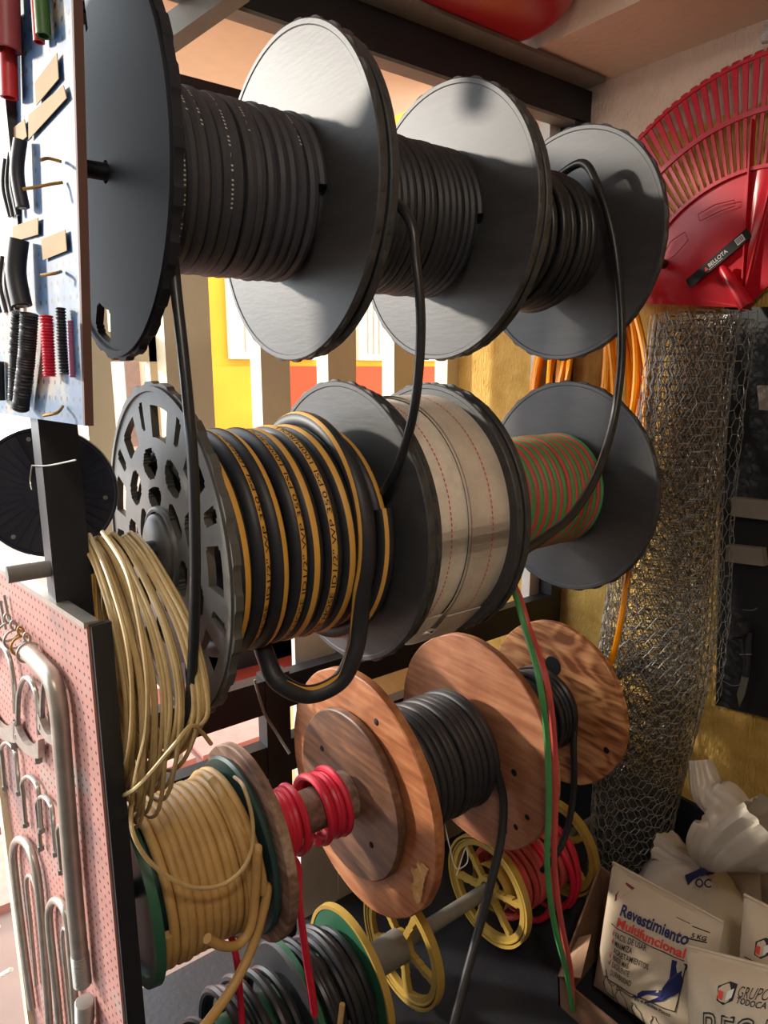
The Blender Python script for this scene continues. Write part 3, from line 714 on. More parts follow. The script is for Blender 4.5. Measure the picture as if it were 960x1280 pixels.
# upper panel
O1 = aX(105, 532, .25); T1 = aX(90, 0, .28); E1 = (T1 - O1).normalized(); N1 = E1.cross(DIR).normalized()
if N1.x > 0: N1 = -N1
def U(px, py, off=0.0): return aP(px, py, O1, N1) + N1 * off
M_pegblue = peg('worn_blue_white_pegboard', [(0.38, (20, 62, 112)), (0.49, (52, 92, 128)), (0.56, (136, 130, 118)), (0.63, (136, 88, 80)), (0.74, (100, 118, 134))], 0.023)
pb = thing('pegboard', O1, 'worn blue and white pegboard panel of hose samples hung at upper left', 'panel')
g = [[O1 + DIR * a + E1 * b for a in (0, .3, .85)] for b in (0, .35, .72)]
MB().sheet(g, 0.010, -N1).build('board', M_pegblue, pb, smooth=False)
MB().bar(O1 - N1 * .005 + DIR * -.003, O1 + E1 * .72 - N1 * .005 + DIR * -.003, .006, .012, N1).build('edge_strip', mat('brown_wood_edge', (92, 62, 54), 0.7), pb, smooth=False)
def quad_card(name, pts, M, lab, cat, fn, th=.001, grp=None):
    c = [fn(x, y, .004) for x, y in pts]; n_ = (c[1] - c[0]).cross(c[3] - c[0]).normalized()
    if n_.x > 0: n_ = -n_
    return tag(MB().sheet([[c[0], c[1]], [c[3], c[2]]], th, n_).build(name, M, smooth=False), lab, cat, grp)
PXM = 1 / 900.0
for nm, pa, pb_, w_, M, lab in (
    ('hose_sample', (2, -25), (4, 124), 11, M_redtube, 'red hose sample at the far left edge of the blue panel'),
    ('hose_sample', (24, 20), (27, 127), 22, M_redtube, 'bright red hose sample hanging lowest of the red ones'),
    ('hose_sample', (28, -25), (31, 70), 34, mat('faded_red_rubber', (150, 70, 74), 0.45), 'wide faded red hose sample above the bright red one'),
    ('hose_sample', (55, -25), (60, 57), 13, M_redtube, 'narrow red hose sample tucked beside the green one'),
    ('hose_sample', (63, -25), (68, 50), 17, M_greenhose, 'green hose sample at the top of the blue panel')):
    r = w_ * PXM / 2; o = hollow(U(*pa, r + .004), U(*pb_, r + .004), r, r * .72).build(nm, M); tag(o, lab, 'hose sample', 'hose samples on the blue panel')
quad_card('paper_label', [(48, 105), (76, 68), (78, 100), (50, 133)], M_paper, 'tan paper label nearest the green hose sample', 'label', U, grp='paper labels on the blue panel')
quad_card('paper_label', [(40, 145), (84, 108), (88, 124), (40, 176)], M_paper, 'long slanted tan paper label across the blue panel', 'label', U, grp='paper labels on the blue panel')
quad_card('paper_label', [(12, 168), (35, 150), (38, 172), (18, 188)], M_paper, 'small tan paper label above the upper black samples', 'label', U, grp='paper labels on the blue panel')
quad_card('paper_label', [(20, 284), (52, 273), (52, 294), (20, 303)], M_paper, 'tan paper label between the two bunches of black samples', 'label', U, grp='paper labels on the blue panel')
quad_card('paper_label', [(56, 300), (86, 288), (88, 314), (58, 326)], M_paper, 'tan paper label right of the black samples near the panel edge', 'label', U, grp='paper labels on the blue panel')
def bunch(items, labs):
    for (xa, ya, xb, yb, w_), lab in zip(items, labs):
        r = w_ * PXM / 2; a = U(xa, ya, r + .004); b = U(xb, yb, r + .004); md = U((xa + xb) / 2 - 2, (ya + yb) / 2, r + .008)
        o = MB().tube(smoothpath([a, md, b], 6), r, 12).build('hose_sample', M_rubber); tag(o, lab, 'hose sample', 'hose samples on the blue panel')
        e = b; MB().tube([b + (b - md).normalized() * .0003, b + (b - md).normalized() * .0012], r * .6, 10).build('bore', M_alu, o)
bunch([(38, 178, 41, 262, 17), (24, 186, 29, 270, 6), (18, 192, 22, 272, 5), (12, 200, 18, 272, 5)],
      ['thick black hose sample of the upper bunch', 'thin black hose sample beside the thick one of the upper bunch', 'middle thin black hose sample of the upper bunch', 'leftmost thin black hose sample of the upper bunch'])
bunch([(40, 302, 44, 384, 26), (24, 310, 28, 388, 7), (17, 320, 21, 390, 6), (9, 321, 14, 391, 6), (2, 326, 6, 391, 6)],
      ['thick black printed hose sample of the lower bunch', 'thin black hose sample touching the thick one of the lower bunch', 'second thin black hose sample of the lower bunch', 'third thin black hose sample of the lower bunch', 'leftmost thin black hose sample of the lower bunch'])
for P_, w_, M, lab in (([(36, 392), (32, 440), (30, 500)], 15, M_rubber, 'long black corrugated hose sample on the left'),
                       ([(52, 394), (48, 450), (40, 512)], 20, M_rubber, 'wide black corrugated hose sample hanging lowest'),
                       ([(70, 396), (72, 430), (74, 471)], 13, M_pink, 'bright red corrugated hose sample'),
                       ([(86, 386), (88, 430), (91, 468)], 9, M_rubber, 'narrow black corrugated hose sample right of the red one'),
                       ([(97, 402), (98, 430), (100, 472)], 7, M_purple, 'mauve hose sample at the panel edge')):
    r = w_ * PXM / 2; mb = MB(); ribbed(mb, [U(x, y, r + .006) for x, y in P_], r, .0042, .0022 if M is not M_purple else .0004)
    tag(mb.build('hose_sample', M), lab, 'hose sample', 'corrugated hose samples on the blue panel')
tag(MB().tube([U(6, 452, .012), U(7, 500, .012)], .011, 14).build('hose_sample', M_rubber), 'short black hose sample at the far left below the bunches', 'hose sample', 'hose samples on the blue panel')
for pts, lab in ((((82, 229), (78, 234), (73, 240), (68, 245)), 'brass hook sticking out of the blue panel'), (((80, 203), (76, 202), (79, 207)), 'small brass hook near the right edge of the blue panel'),
                 (((82, 508), (86, 516), (80, 520)), 'brass hook at the bottom corner of the blue panel'), (((80, 340), (84, 344), (78, 348)), 'bent metal hook beside the lower black samples')):
    tag(MB().tube(smoothpath([U(x, y, .004 + .012 * i) for i, (x, y) in enumerate(pts)], 6), .0022, 8).build('peg_hook', M_brass), lab, 'hook', 'hooks on the blue panel')
# printing on the thick sample
a_ = U(46, 310, .034); place_text(bpy.data.objects['hose_sample'], '', lambda u, v: a_, 0, 0, 1) if False else None

# lower panel
O2 = aX(108, 782, .25); N2 = Vector((-DIR.y, DIR.x, 0)); E2 = Vector((0, 0, 1))
if N2.x > 0: N2 = -N2
def Lp(px, py, off=0.0): return aP(px, py, O2, N2) + N2 * off
wl = (Lp(20, 1100) - O2).dot(DIR); hl = O2.z
M_pegpink = peg('worn_pink_pegboard', [(0.30, (124, 106, 104)), (0.42, (168, 122, 114)), (0.55, (180, 128, 118)), (0.68, (158, 150, 144))], 0.019)
pl = thing('pegboard', (O2.x, O2.y, O2.z - hl), 'pink pegboard panel with bent pipes and clamps at lower left', 'panel')
MB().sheet([[O2 + DIR * a - E2 * b for a in (0, wl / 2, wl)] for b in (hl, hl / 2, 0)], .012, -N2).build('board', M_pegpink, pl, smooth=False)
MB().bar(O2 - N2 * .02 - DIR * .004 - E2 * hl, O2 - N2 * .02 - DIR * .004, .012, .032, N2).build('edge_frame', M_steel, pl, smooth=False)
MB().bar(O2 - N2 * .008, O2 + DIR * wl - N2 * .008, .024, .01).build('top_frame', M_alu, pl, smooth=False)
MB().bar(O2 + DIR * wl - E2 * hl, O2 + DIR * wl, .03, .03, N2).build('side_frame', M_cream, pl, smooth=False)
def pipe(name, pts, r, lab, cat='pipe', M=None, n=14, thread=0, grp=None, off=None):
    o_ = (r + .004) if off is None else off
    Q = smoothpath([Lp(x, y, o_) for x, y in pts], 10)
    ob = MB().tube(Q, r, n).build(name, M or M_pipe); tag(ob, lab, cat, grp)
    if thread:
        d = (Q[-1] - Q[-2]).normalized(); mb = MB(); k_ = 14
        T_ = [Q[-1] - d * thread * (1 - i / (2 * k_)) + d * .001 for i in range(2 * k_ + 1)]
        mb.tube(T_, r, n, rad=[r * (1.0 + .09 * (i % 2)) for i in range(2 * k_ + 1)]); mb.build('threads', M_alu, ob)
    return ob
pipe('bent_pipe', [(50, 812), (66, 828), (80, 846), (88, 880), (93, 940), (99, 1020), (106, 1110), (116, 1222)], .0155, 'long thick pipe with an elbow and threaded end on the pink panel', thread=.07, grp='pipes on the pink panel')
pipe('threaded_pipe', [(120, 1310), (119, 1244)], .0165, 'short threaded pipe stub at the bottom of the pink panel', thread=.05, grp='pipes on the pink panel')
pipe('u_bent_pipe', [(47, 1256), (38, 1190), (28, 1110), (24, 1062), (31, 1046), (44, 1056), (54, 1090), (60, 1150), (66, 1230), (71, 1310)], .0088, 'large U bent pipe at the left of the pink panel', thread=.03, grp='pipes on the pink panel')
pipe('u_bent_pipe', [(50, 1228), (43, 1150), (38, 1100), (44, 1093), (50, 1108)], .0045, 'thin U bent pipe nested inside the large one', grp='pipes on the pink panel')
pipe('u_bent_pipe', [(84, 1300), (76, 1220), (69, 1150), (71, 1127), (80, 1122), (91, 1140), (97, 1190), (104, 1300)], .0082, 'U bent pipe beside the threaded stub', grp='pipes on the pink panel')
pipe('u_bent_pipe', [(96, 1300), (88, 1220), (83, 1165), (88, 1160), (92, 1180)], .004, 'thin U bent pipe nested inside the right hand one', grp='pipes on the pink panel')
def ubolt(cx, top, w_, h_, lab, r=.0046):
    ob = thing('u_bolt', Lp(cx, top + h_, .01), lab, 'bolt', 'U bolts on the pink panel'); s = .09
    pts = [(cx - w_ / 2 + s * h_, top + h_), (cx - w_ / 2 + s * h_ * .4, top + h_ * .4), (cx - w_ / 2 + 1, top + w_ * .35), (cx, top), (cx + w_ / 2, top + w_ * .6), (cx + w_ / 2 + s * h_ * .5, top + h_ * .55), (cx + w_ / 2 + s * h_, top + h_ + w_ * .35)]
    Q = smoothpath([Lp(x, y, .010) for x, y in pts], 8); MB().tube(Q, r, 8).build('rod', M_alu, ob)
    for e in (Q[0], Q[-1]): MB().lathe([(-.001, .002), (-.001, .0072), (.009, .0072), (.009, .002)], e, (0, 0, 1), n=6, closed=True).build('nut', M_alu, ob)
    return ob
ubolt(16, 926, 18, 58, 'U bolt at the far left below the big clamps'); ubolt(43, 968, 20, 62, 'U bolt hanging second from the left')
ubolt(61, 993, 19, 66, 'U bolt hanging third from the left'); ubolt(85, 1028, 14, 60, 'U bolt hanging beside the long pipe')
def saddle(cx, top, w_, h_, lab, r=.0052):
    ob = thing('pipe_clamp', Lp(cx, top + h_, .01), lab, 'clamp', 'saddle clamps on the pink panel')
    pts = [(cx - w_ / 2, top + h_), (cx - w_ / 2 + 1, top + h_ * .4), (cx - w_ * .28, top + h_ * .08), (cx, top), (cx + w_ * .3, top + h_ * .18), (cx + w_ * .5, top + h_ * .6), (cx + w_ * .55, top + h_ * 1.15)]
    MB().tube(smoothpath([Lp(x, y, .012) for x, y in pts], 8), r, 8).build('loop', M_alu, ob)
    g = []
    for i in range(11):
        t = i / 10; x = cx - w_ * .6 + w_ * 1.25 * t; yy = top + h_ * (.85 + .42 * t); dip = h_ * .30 * sin(pi * t)
        g.append([Lp(x, yy + dip, .018), Lp(x, yy + h_ * .38 + dip * .35, .018)])
    MB().sheet(g, .012, N2 * -1).build('saddle', M_alu, ob, smooth=False)
    for x, y in ((cx - w_ * .45, top + h_ * 1.25), (cx + w_ * .52, top + h_ * 1.75)):
        MB().lathe([(0, .002), (0, .0075), (.011, .0075), (.011, .002)], Lp(x, y, .012), (0, 0, 1), n=6, closed=True).build('nut', M_alu, ob)
saddle(8, 803, 34, 74, 'large saddle clamp at the left edge of the pink panel'); saddle(43, 845, 26, 60, 'saddle clamp in the middle of the pink panel'); saddle(70, 842, 18, 52, 'saddle clamp half hidden by the long pipe')
for i, (x, y) in enumerate(((22, 787), (30, 796), (39, 804), (47, 812))):
    c = Lp(x, y, .017); ax = (Lp(60, 822, .017) - Lp(40, 805, .017)).normalized(); u_ = ax.orthogonal().normalized(); v_ = ax.cross(u_)
    ob = MB().tube([c + (u_ * cos(2 * pi * k_ / 24) + v_ * sin(2 * pi * k_ / 24)) * .0185 for k_ in range(24)], .0026, 8, closed=True).build('pipe_clip', M_brass if i == 2 else M_alu)
    tag(ob, ['leftmost metal pipe clip', 'second metal pipe clip', 'brass coloured pipe clip', 'metal pipe clip closest to the long pipe'][i] + ' in the row at the panel top', 'clip', 'pipe clips on the pink panel')
    e = c + Vector((0, 0, 1)) * .018
    MB().tube(smoothpath([e + ax * .002, e + Vector((0, 0, .012)) + N2 * .004, e + Vector((0, 0, .02)), e + Vector((0, 0, .012)) - N2 * .006, e - N2 * .004], 6), .0022, 8).build('lug', M_brass if i == 2 else M_alu, ob)
for i, (x, y) in enumerate(((3, 770), (9, 772), (14, 765))):
    tag(pipe('metal_rod', [(x - 4, y - 22), (x, y), (x + 3, y + 14)], .003, ['leftmost short metal rod', 'middle short metal rod', 'slanted metal rod'][i] + ' at the top left of the pink panel', 'rod', M_alu, 8), None)

# dark round reel on the post
rl = thing('cable_reel', (.31, 1.375, 1.42), 'dark blue round plastic reel behind the post between the two panels', 'reel')
rc = aY(60, 616, 1.375); RR = .121; RA = Vector((.34, .94, 0)).normalized(); RS = Vector((.94, -.34, 0)).normalized()
MB().lathe([(0, .012), (0, RR - .006), (-.004, RR - .004), (-.004, RR), (.012, RR), (.012, .012)], rc, RA, n=72, closed=True).build('face', M_reel, rl)
mb = MB()
for i in range(32):
    a = 2 * pi * i / 32; d = RS * cos(a) + Vector((0, 0, sin(a))); mb.bar(rc - RA * .001 + d * .04, rc - RA * .001 + d * (RR - .01), .0016, .002, RA)
mb.build('ribs', M_reel, rl, smooth=False)['kind'] = 'stuff'
for px, py in ((36, 549), (17, 671), (132, 622)):
    MB().lathe([(-.003, .0005), (-.0026, .004), (0.001, .0046)], aP(px, py, rc, RA), RA, n=12).build('rivet', M_alu, rl)
MB().lathe([(0, RR * .88), (.03, RR * .88)], rc + RA * .012, RA, n=60).build('wire_pack', M_greysteel, rl)
tag(MB().cyl((.17, YR, ZS), (.24, YR, ZS), .0145).build('axle_stub', M_greysteel), 'grey steel tube end sticking out of the post towards the street', 'tube')
tag(MB().tube(smoothpath([aX(40, 582, .231), aX(60, 582, .231), aX(95, 575, .231)], 6), .0012, 6).tube(smoothpath([aX(40, 582, .231), aX(38, 600, .231), aX(40, 612, .23)], 5), .0012, 6).build('tie_wire', M_alu), 'thin wire tied round the black post', 'wire')

# beige wire coil hanging on the axle -------------------------------------------
hb_ = thing('wire_coil', (.36, YR, 1.0), 'beige electrical wire coil hanging in long loops in front of the openwork spool', 'wire coil')
rnd = random.Random(21); NL = 31
for i in range(NL):
    t = i / (NL - 1); x = .296 + .090 * t + rnd.uniform(-.005, .005)
    f_ = 0.10 + .075 * t + rnd.uniform(-.012, .012); bt = 1.02 - .05 * sin(t * 5) + rnd.uniform(-.06, .03); bk = .07 + rnd.uniform(-.02, .03)
    top = ZS + .03 + rnd.uniform(0, .014)
    pts = [(x, YR, top), (x + .004, YR - f_ * .55, top - .03), (x + .006 + .01 * t, YR - f_ * 1.25, top - .12), (x + .01 + .012 * t, YR - f_ * 1.45, top - .24), (x + .006, YR - f_ * 1.15, bt + .06), (x, YR - f_ * .55, bt), (x - .004, YR + bk * .2, bt + .04), (x - .004, YR + bk, bt + .16), (x, YR + bk, top - .14), (x, YR + bk * .6, top - .03)]
    MB().tube(smoothpath(pts + [pts[0], pts[1]], 7)[:-7], .0039, 7).build('loop', M_beige, hb_)
for pts in ([aX(112, 668, .30), aX(135, 720, .295), aX(158, 800, .29), aX(165, 880, .29), aX(158, 950, .29), aX(140, 978, .29), aX(126, 950, .29)],
            [aX(128, 665, .30), aX(160, 720, .29), aX(182, 830, .285), aX(183, 910, .285), aX(172, 960, .285), aX(165, 1000, .30), aY(166, 1040, 1.06), aY(190, 1080, 1.05), aY(235, 1108, 1.045), aY(280, 1105, 1.045), aY(310, 1075, 1.05), aY(316, 1030, 1.06), aY(305, 985, 1.09), Vector((.53, 1.2, ZW + .2))],
            [aX(138, 1000, .28), aX(170, 985, .29), aX(215, 935, .33), aX(238, 908, .37), aX(252, 915, .40), aX(264, 930, .42)]):
    MB().tube(smoothpath(pts, 10), .0038, 7).build('loose_strand', M_beige, hb_)
hose('thin_wire', smoothpath([aY(318, 850, 1.58), aY(330, 890, 1.56), aY(345, 915, 1.54), aY(362, 942, 1.5)], 8), .004, M_greysteel, 'thin grey wire hanging behind the big plywood disc by the window', 'wire', 6)

# ==================================================================
# RIGHT SIDE
# ==================================================================
# leaf rake
PV = Vector((2.075, 1.0, 1.923))
def rp(r, a, x=0.0): return PV + Vector((x, r * cos(a), r * sin(a)))
rake = thing('leaf_rake', PV, 'red plastic leaf rake head fanned out against the wall', 'rake')
A0, A1 = math.radians(6), math.radians(138); NT = 50
ridge = math.radians(92)
def dome(r, a): return -.012 - .02 * max(0, 1 - abs(a - ridge) / .10) * (1 - r / .5) - .010 * sin(pi * min(1, r / .37))
g = [[rp(r, A0 + (A1 - A0) * i / 80, dome(r, A0 + (A1 - A0) * i / 80)) for r in (.012, .06, .12, .18, .24, .30, .345, .372)] for i in range(81)]
MB().sheet(g, .004, (1, 0, 0)).build('hub_plate', M_plastic_red, rake)
def arc(r0, r1, x, th, nm, a0=A0, a1=A1):
    g = [[rp(r0, a0 + (a1 - a0) * i / 90, x), rp(r1, a0 + (a1 - a0) * i / 90, x)] for i in range(91)]
    return MB().sheet(g, th, (1, 0, 0)).build(nm, M_plastic_red, rake)
arc(.366, .376, -.022, .014, 'hub_rim'); arc(.512, .526, -.016, .010, 'brace_ring'); arc(.655, .664, -.012, .008, 'tip_ring')
for i in range(NT):
    a = A0 + (A1 - A0) * (i + .5) / NT
    mb = MB(); g = []
    for r, w_, x in ((.36, .0036, -.012), (.52, .0052, -.010), (.62, .0075, -.008), (.662, .0085, -.008), (.676, .0085, .0), (.680, .008, .014)):
        c = rp(r, a, x); s_ = Vector((0, -sin(a), cos(a))) * w_; g.append([c - s_, c + s_])
    mb.sheet(g, .005, (1, 0, 0)); mb.build('tine', M_plastic_red, rake, smooth=False)
for a, re in ((math.radians(86.5), .50), (math.radians(97), .38)):
    MB().bar(rp(.02, a, -.028), rp(re, a, -.012), .004, .026, (1, 0, 0)).build('stiffening_rib', M_plastic_red, rake, smooth=False)
MB().bar(rp(.02, math.radians(16), -.016), rp(.37, math.radians(13), -.016), .004, .012, (1, 0, 0)).build('stiffening_rib', M_plastic_red, rake, smooth=False)
s0, s1_ = aX(902, 333, 2.03), aX(934, 384, 2.03)
MB().tube([s0, s0.lerp(s1_, .08), s0.lerp(s1_, .5), s1_], .02, 16, rad=[.006, .013, .019, .021]).build('handle_socket', M_plastic_red, rake)
XS = 2.036
c0, c1, c2 = aX(857, 350, XS), aX(933, 285, XS), aX(862, 358, XS)
u_ = (c1 - c0); dn = (c2 - c0); dn -= u_ * dn.dot(u_) / u_.length_squared; dn = dn.normalized() * .030; u_n = u_.normalized()
stk = MB().sheet([[c0, c1], [c0 + dn, c1 + dn]], .001, (1, 0, 0)).build('label_strip', M_grip, rake, smooth=False)
def sf(u, v): return c0 + dn + u_n * u - dn.normalized() * v + Vector((-.0012, 0, 0))
Ls = u_.length
place_text(stk, 'BELLOTA', sf, Ls * .36, .010, Ls * .30, .012, M_whiteink, bold=.02)
place_text(stk, '--------', sf, Ls * .34, .005, Ls * .22, .002, M_whiteink)
MB().add([sf(Ls * .28, .008), sf(Ls * .34, .008), sf(Ls * .31, .021)], [(0, 1, 2)]).build('logo', M_redink, stk, smooth=False)
bc = MB().add([sf(Ls * .80, .005), sf(Ls * .92, .005), sf(Ls * .92, .025), sf(Ls * .80, .025)], [(0, 1, 2, 3)]).build('barcode', M_whiteink, stk, smooth=False)
mb = MB()
for i in range(9):
    a = Ls * (.81 + .0115 * i); mb.add([sf(a, .008) - Vector((.0004, 0, 0)), sf(a + Ls * .005 * (1 + i % 2 * .5), .008) - Vector((.0004, 0, 0)), sf(a + Ls * .005 * (1 + i % 2 * .5), .023) - Vector((.0004, 0, 0)), sf(a, .023) - Vector((.0004, 0, 0))], [(0, 1, 2, 3)])
mb.build('barcode_lines', M_ink, stk, smooth=False)
for pts in (((828, 322), (838, 302), (856, 290), (860, 300), (845, 318), (830, 328)), ((873, 268), (893, 256), (918, 250), (919, 257), (900, 264), (875, 276))):
    MB().tube([aX(x, y, 2.046) for x, y in pts], .0014, 6, closed=True).build('embossed_outline', M_plastic_red, rake)

# orange hose coil by the corner
oc = thing('orange_hose_coil', (1.93, 1.43, 1.4), 'glossy orange hose coil hanging in the corner behind the spools', 'hose coil')
rnd = random.Random(5)
for i in range(9):
    hw = .07 + .019 * i + rnd.uniform(-.008, .008); hh = .36 + rnd.uniform(-.03, .03); x = 1.90 + rnd.uniform(0, .045); cz = 1.74 + rnd.uniform(-.02, .02); cy = 1.43 + rnd.uniform(-.012, .012)
    MB().tube([(x + .01 * sin(3 * a + i), cy + hw * cos(a) * (1 - .25 * sin(a)), cz + hh * sin(a)) for a in [2 * pi * k_ / 48 for k_ in range(48)]], .0105, 8, closed=True).build('loop', M_orange, oc)
MB().tube(smoothpath([aX(806, 470, 1.92), aX(806, 560, 1.86), aX(797, 650, 1.78), aX(784, 722, 1.72), aX(778, 765, 1.70), aX(770, 805, 1.69), aX(760, 840, 1.69)], 8), .0088, 8).build('hanging_end', M_orange, oc)

# wire mesh roll
B0, B1 = Vector((1.835, 1.095, 0.004)), Vector((1.935, 1.075, 1.905))
def rollR(t): return .118 + .048 * math.exp(-((t - .48) / .24) ** 2)
wr = thing('wire_mesh_roll', B0, 'tall roll of galvanised chicken wire leaning against the ochre wall', 'wire roll')
def hexlayer(scale, a_off, th0=0.0, th1=2 * pi, t0=0.0, t1=1.0, seed=0, add=0.0, jit=.004, rw=.0010):
    rn = random.Random(seed); s = .0255; L_ = 1.905; R_ = .155 * scale + add; ncol = max(6, int((th1 - th0) * R_ / (1.5 * s) / 2) * 2); nrow = int((t1 - t0) * L_ / (sqrt(3) * s))
    mb = MB(); cache = {}; full = th1 - th0 > 6.2
    def pt(cx, cy):
        key = (round(cx * 4), round(cy * 4))
        if full: key = ((key[0]) % (ncol * 6), key[1])
        if key not in cache:
            t = t0 + (t1 - t0) * cy / (nrow * 2.0); t = max(0, min(1, t)); th = th0 + (th1 - th0) * cx / (ncol * 1.5) + a_off
            crush = 1 - .35 * max(0, .45 - t)
            r = rollR(t) * scale + add + rn.uniform(-jit, jit) + .004 * sin(th * 3 + t * 9 + seed)
            tt = t + (.007 * max(0, .75 - t) * sin(th * 4 + seed + t * 30) + .012 * max(0, .6 - t) * cos(th + 2.4) + rn.uniform(-.001, .001)) * (1.0 if .02 < t < .98 else 0)
            c = B0.lerp(B1, tt); cache[key] = c + Vector((r * cos(th), r * sin(th), 0))
        return cache[key]
    for c in range(ncol):
        for r in range(nrow):
            cx = c * 1.5; cy = r * 2 + (c % 2)
            p = [pt(cx + .5, cy + 1), pt(cx - .5, cy + 1), pt(cx + 1, cy), pt(cx + .5, cy - 1)]
            for a, b_ in ((p[0], p[1]), (p[0], p[2]), (p[2], p[3])):
                d = b_ - a
                if d.length < 1e-5 or d.length > .09: continue
                d.normalize(); u = d.orthogonal().normalized() * rw; v = d.cross(u)
                k_ = len(mb.v)
                for e in (a, b_):
                    for q_ in range(3):
                        an = 2 * pi * q_ / 3; mb.v.append(e + u * cos(an) + v * sin(an))
                for q_ in range(3): mb.f.append((k_ + q_, k_ + (q_ + 1) % 3, k_ + 3 + (q_ + 1) % 3, k_ + 3 + q_))
    return mb
M_wire_in = mat('shaded_inner_wire', (84, 84, 82), 0.5, 0.3, var=0.1)  # darker copy of the roll's wire; shade between the layers put into colour
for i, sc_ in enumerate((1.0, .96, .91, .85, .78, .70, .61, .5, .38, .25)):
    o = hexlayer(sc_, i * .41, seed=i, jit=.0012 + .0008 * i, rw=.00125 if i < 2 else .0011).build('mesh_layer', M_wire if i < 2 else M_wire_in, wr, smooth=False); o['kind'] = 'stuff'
o = hexlayer(1.05, .1, pi * .95, pi * 1.75, .42, 1.0, seed=9, add=.026, rw=.0011).build('loose_mesh_flap', M_wire, wr, smooth=False); o['kind'] = 'stuff'

# black tool board on the wall
tb_ = thing('tool_board', (2.09, .75, .7), 'black display board with tools fixed on the ochre wall', 'board')
cs = [aX(908, 384, 2.09), aX(1010, 384, 2.09), aX(1010, 908, 2.09), aX(897, 880, 2.09)]
MB().sheet([[cs[0], cs[1]], [cs[3], cs[2]]], .012, (-1, 0, 0)).build('backing', M_black, tb_, smooth=False)
M_plate = mat('grey_metal_plate', (150, 142, 130), 0.5, 0.3)
for i, pts in enumerate((((914, 622), (975, 628), (975, 652), (914, 645)), ((908, 681), (952, 686), (955, 708), (906, 702)), ((946, 482), (975, 482), (975, 515), (949, 512)))):
    c = [aX(x, y, 2.05) for x, y in pts]
    tag(MB().sheet([[c[0], c[1]], [c[3], c[2]]], .03, (1, 0, 0)).build('scraper_blade', M_plate, smooth=False), ['wide grey metal blade on the black board', 'slanted grey metal blade below the wide one', 'punched grey metal plate at the right edge'][i], 'blade', 'metal blades on the tool board')
tl_ = thing('trowel', aX(930, 880, 2.06), 'black handled knife with a short bright blade on the black board', 'knife')
MB().tube(smoothpath([aX(936, 790, 2.06), aX(935, 820, 2.06), aX(932, 845, 2.06)], 5), .010, 10).build('handle', M_rubber, tl_)
c = [aX(x, y, 2.06) for x, y in ((927, 845), (936, 846), (931, 868), (924, 884), (921, 868))]
MB().add(c + [p + Vector((.003, 0, 0)) for p in c], [(0, 1, 2, 3, 4), (9, 8, 7, 6, 5)] + [(i, (i + 1) % 5, 5 + (i + 1) % 5, 5 + i) for i in range(5)]).build('blade', M_alu, tl_, smooth=False)
mk = thing('rubber_mallet', aX(925, 790, 2.06), 'black round headed tool held by wire on the black board', 'tool')
MB().lathe([(-.03, .002), (-.03, .02), (-.02, .028), (.02, .028), (.03, .02)], aX(925, 785, 2.055), (1, 0, 0), n=24).build('head', M_rubber, mk)
MB().tube([aX(926, 795, 2.06), aX(932, 835, 2.06)], .007, 8).build('grip', M_rubber, mk)
for pts in (((928, 762), (940, 763), (946, 760)), ((925, 818), (940, 818)), ((903, 851), (915, 857), (924, 856))):
    MB().tube(smoothpath([aX(x, y, 2.05) for x, y in pts], 4), .0014, 6).build('tie_wire', M_alu, mk)

# red bowl on the ledge
bw = thing('red_basin', (1.60, 1.60, 2.70), 'glossy red rounded basin resting on the ledge under the ceiling', 'basin')
MB().lathe([(0, .001), (0, .18), (.008, .205), (.03, .232), (.07, .25), (.13, .26), (.22, .262), (.30, .26)], (1.475, 1.49, 2.675), (0, 0, 1), n=72).build('shell', M_red_gloss, bw)

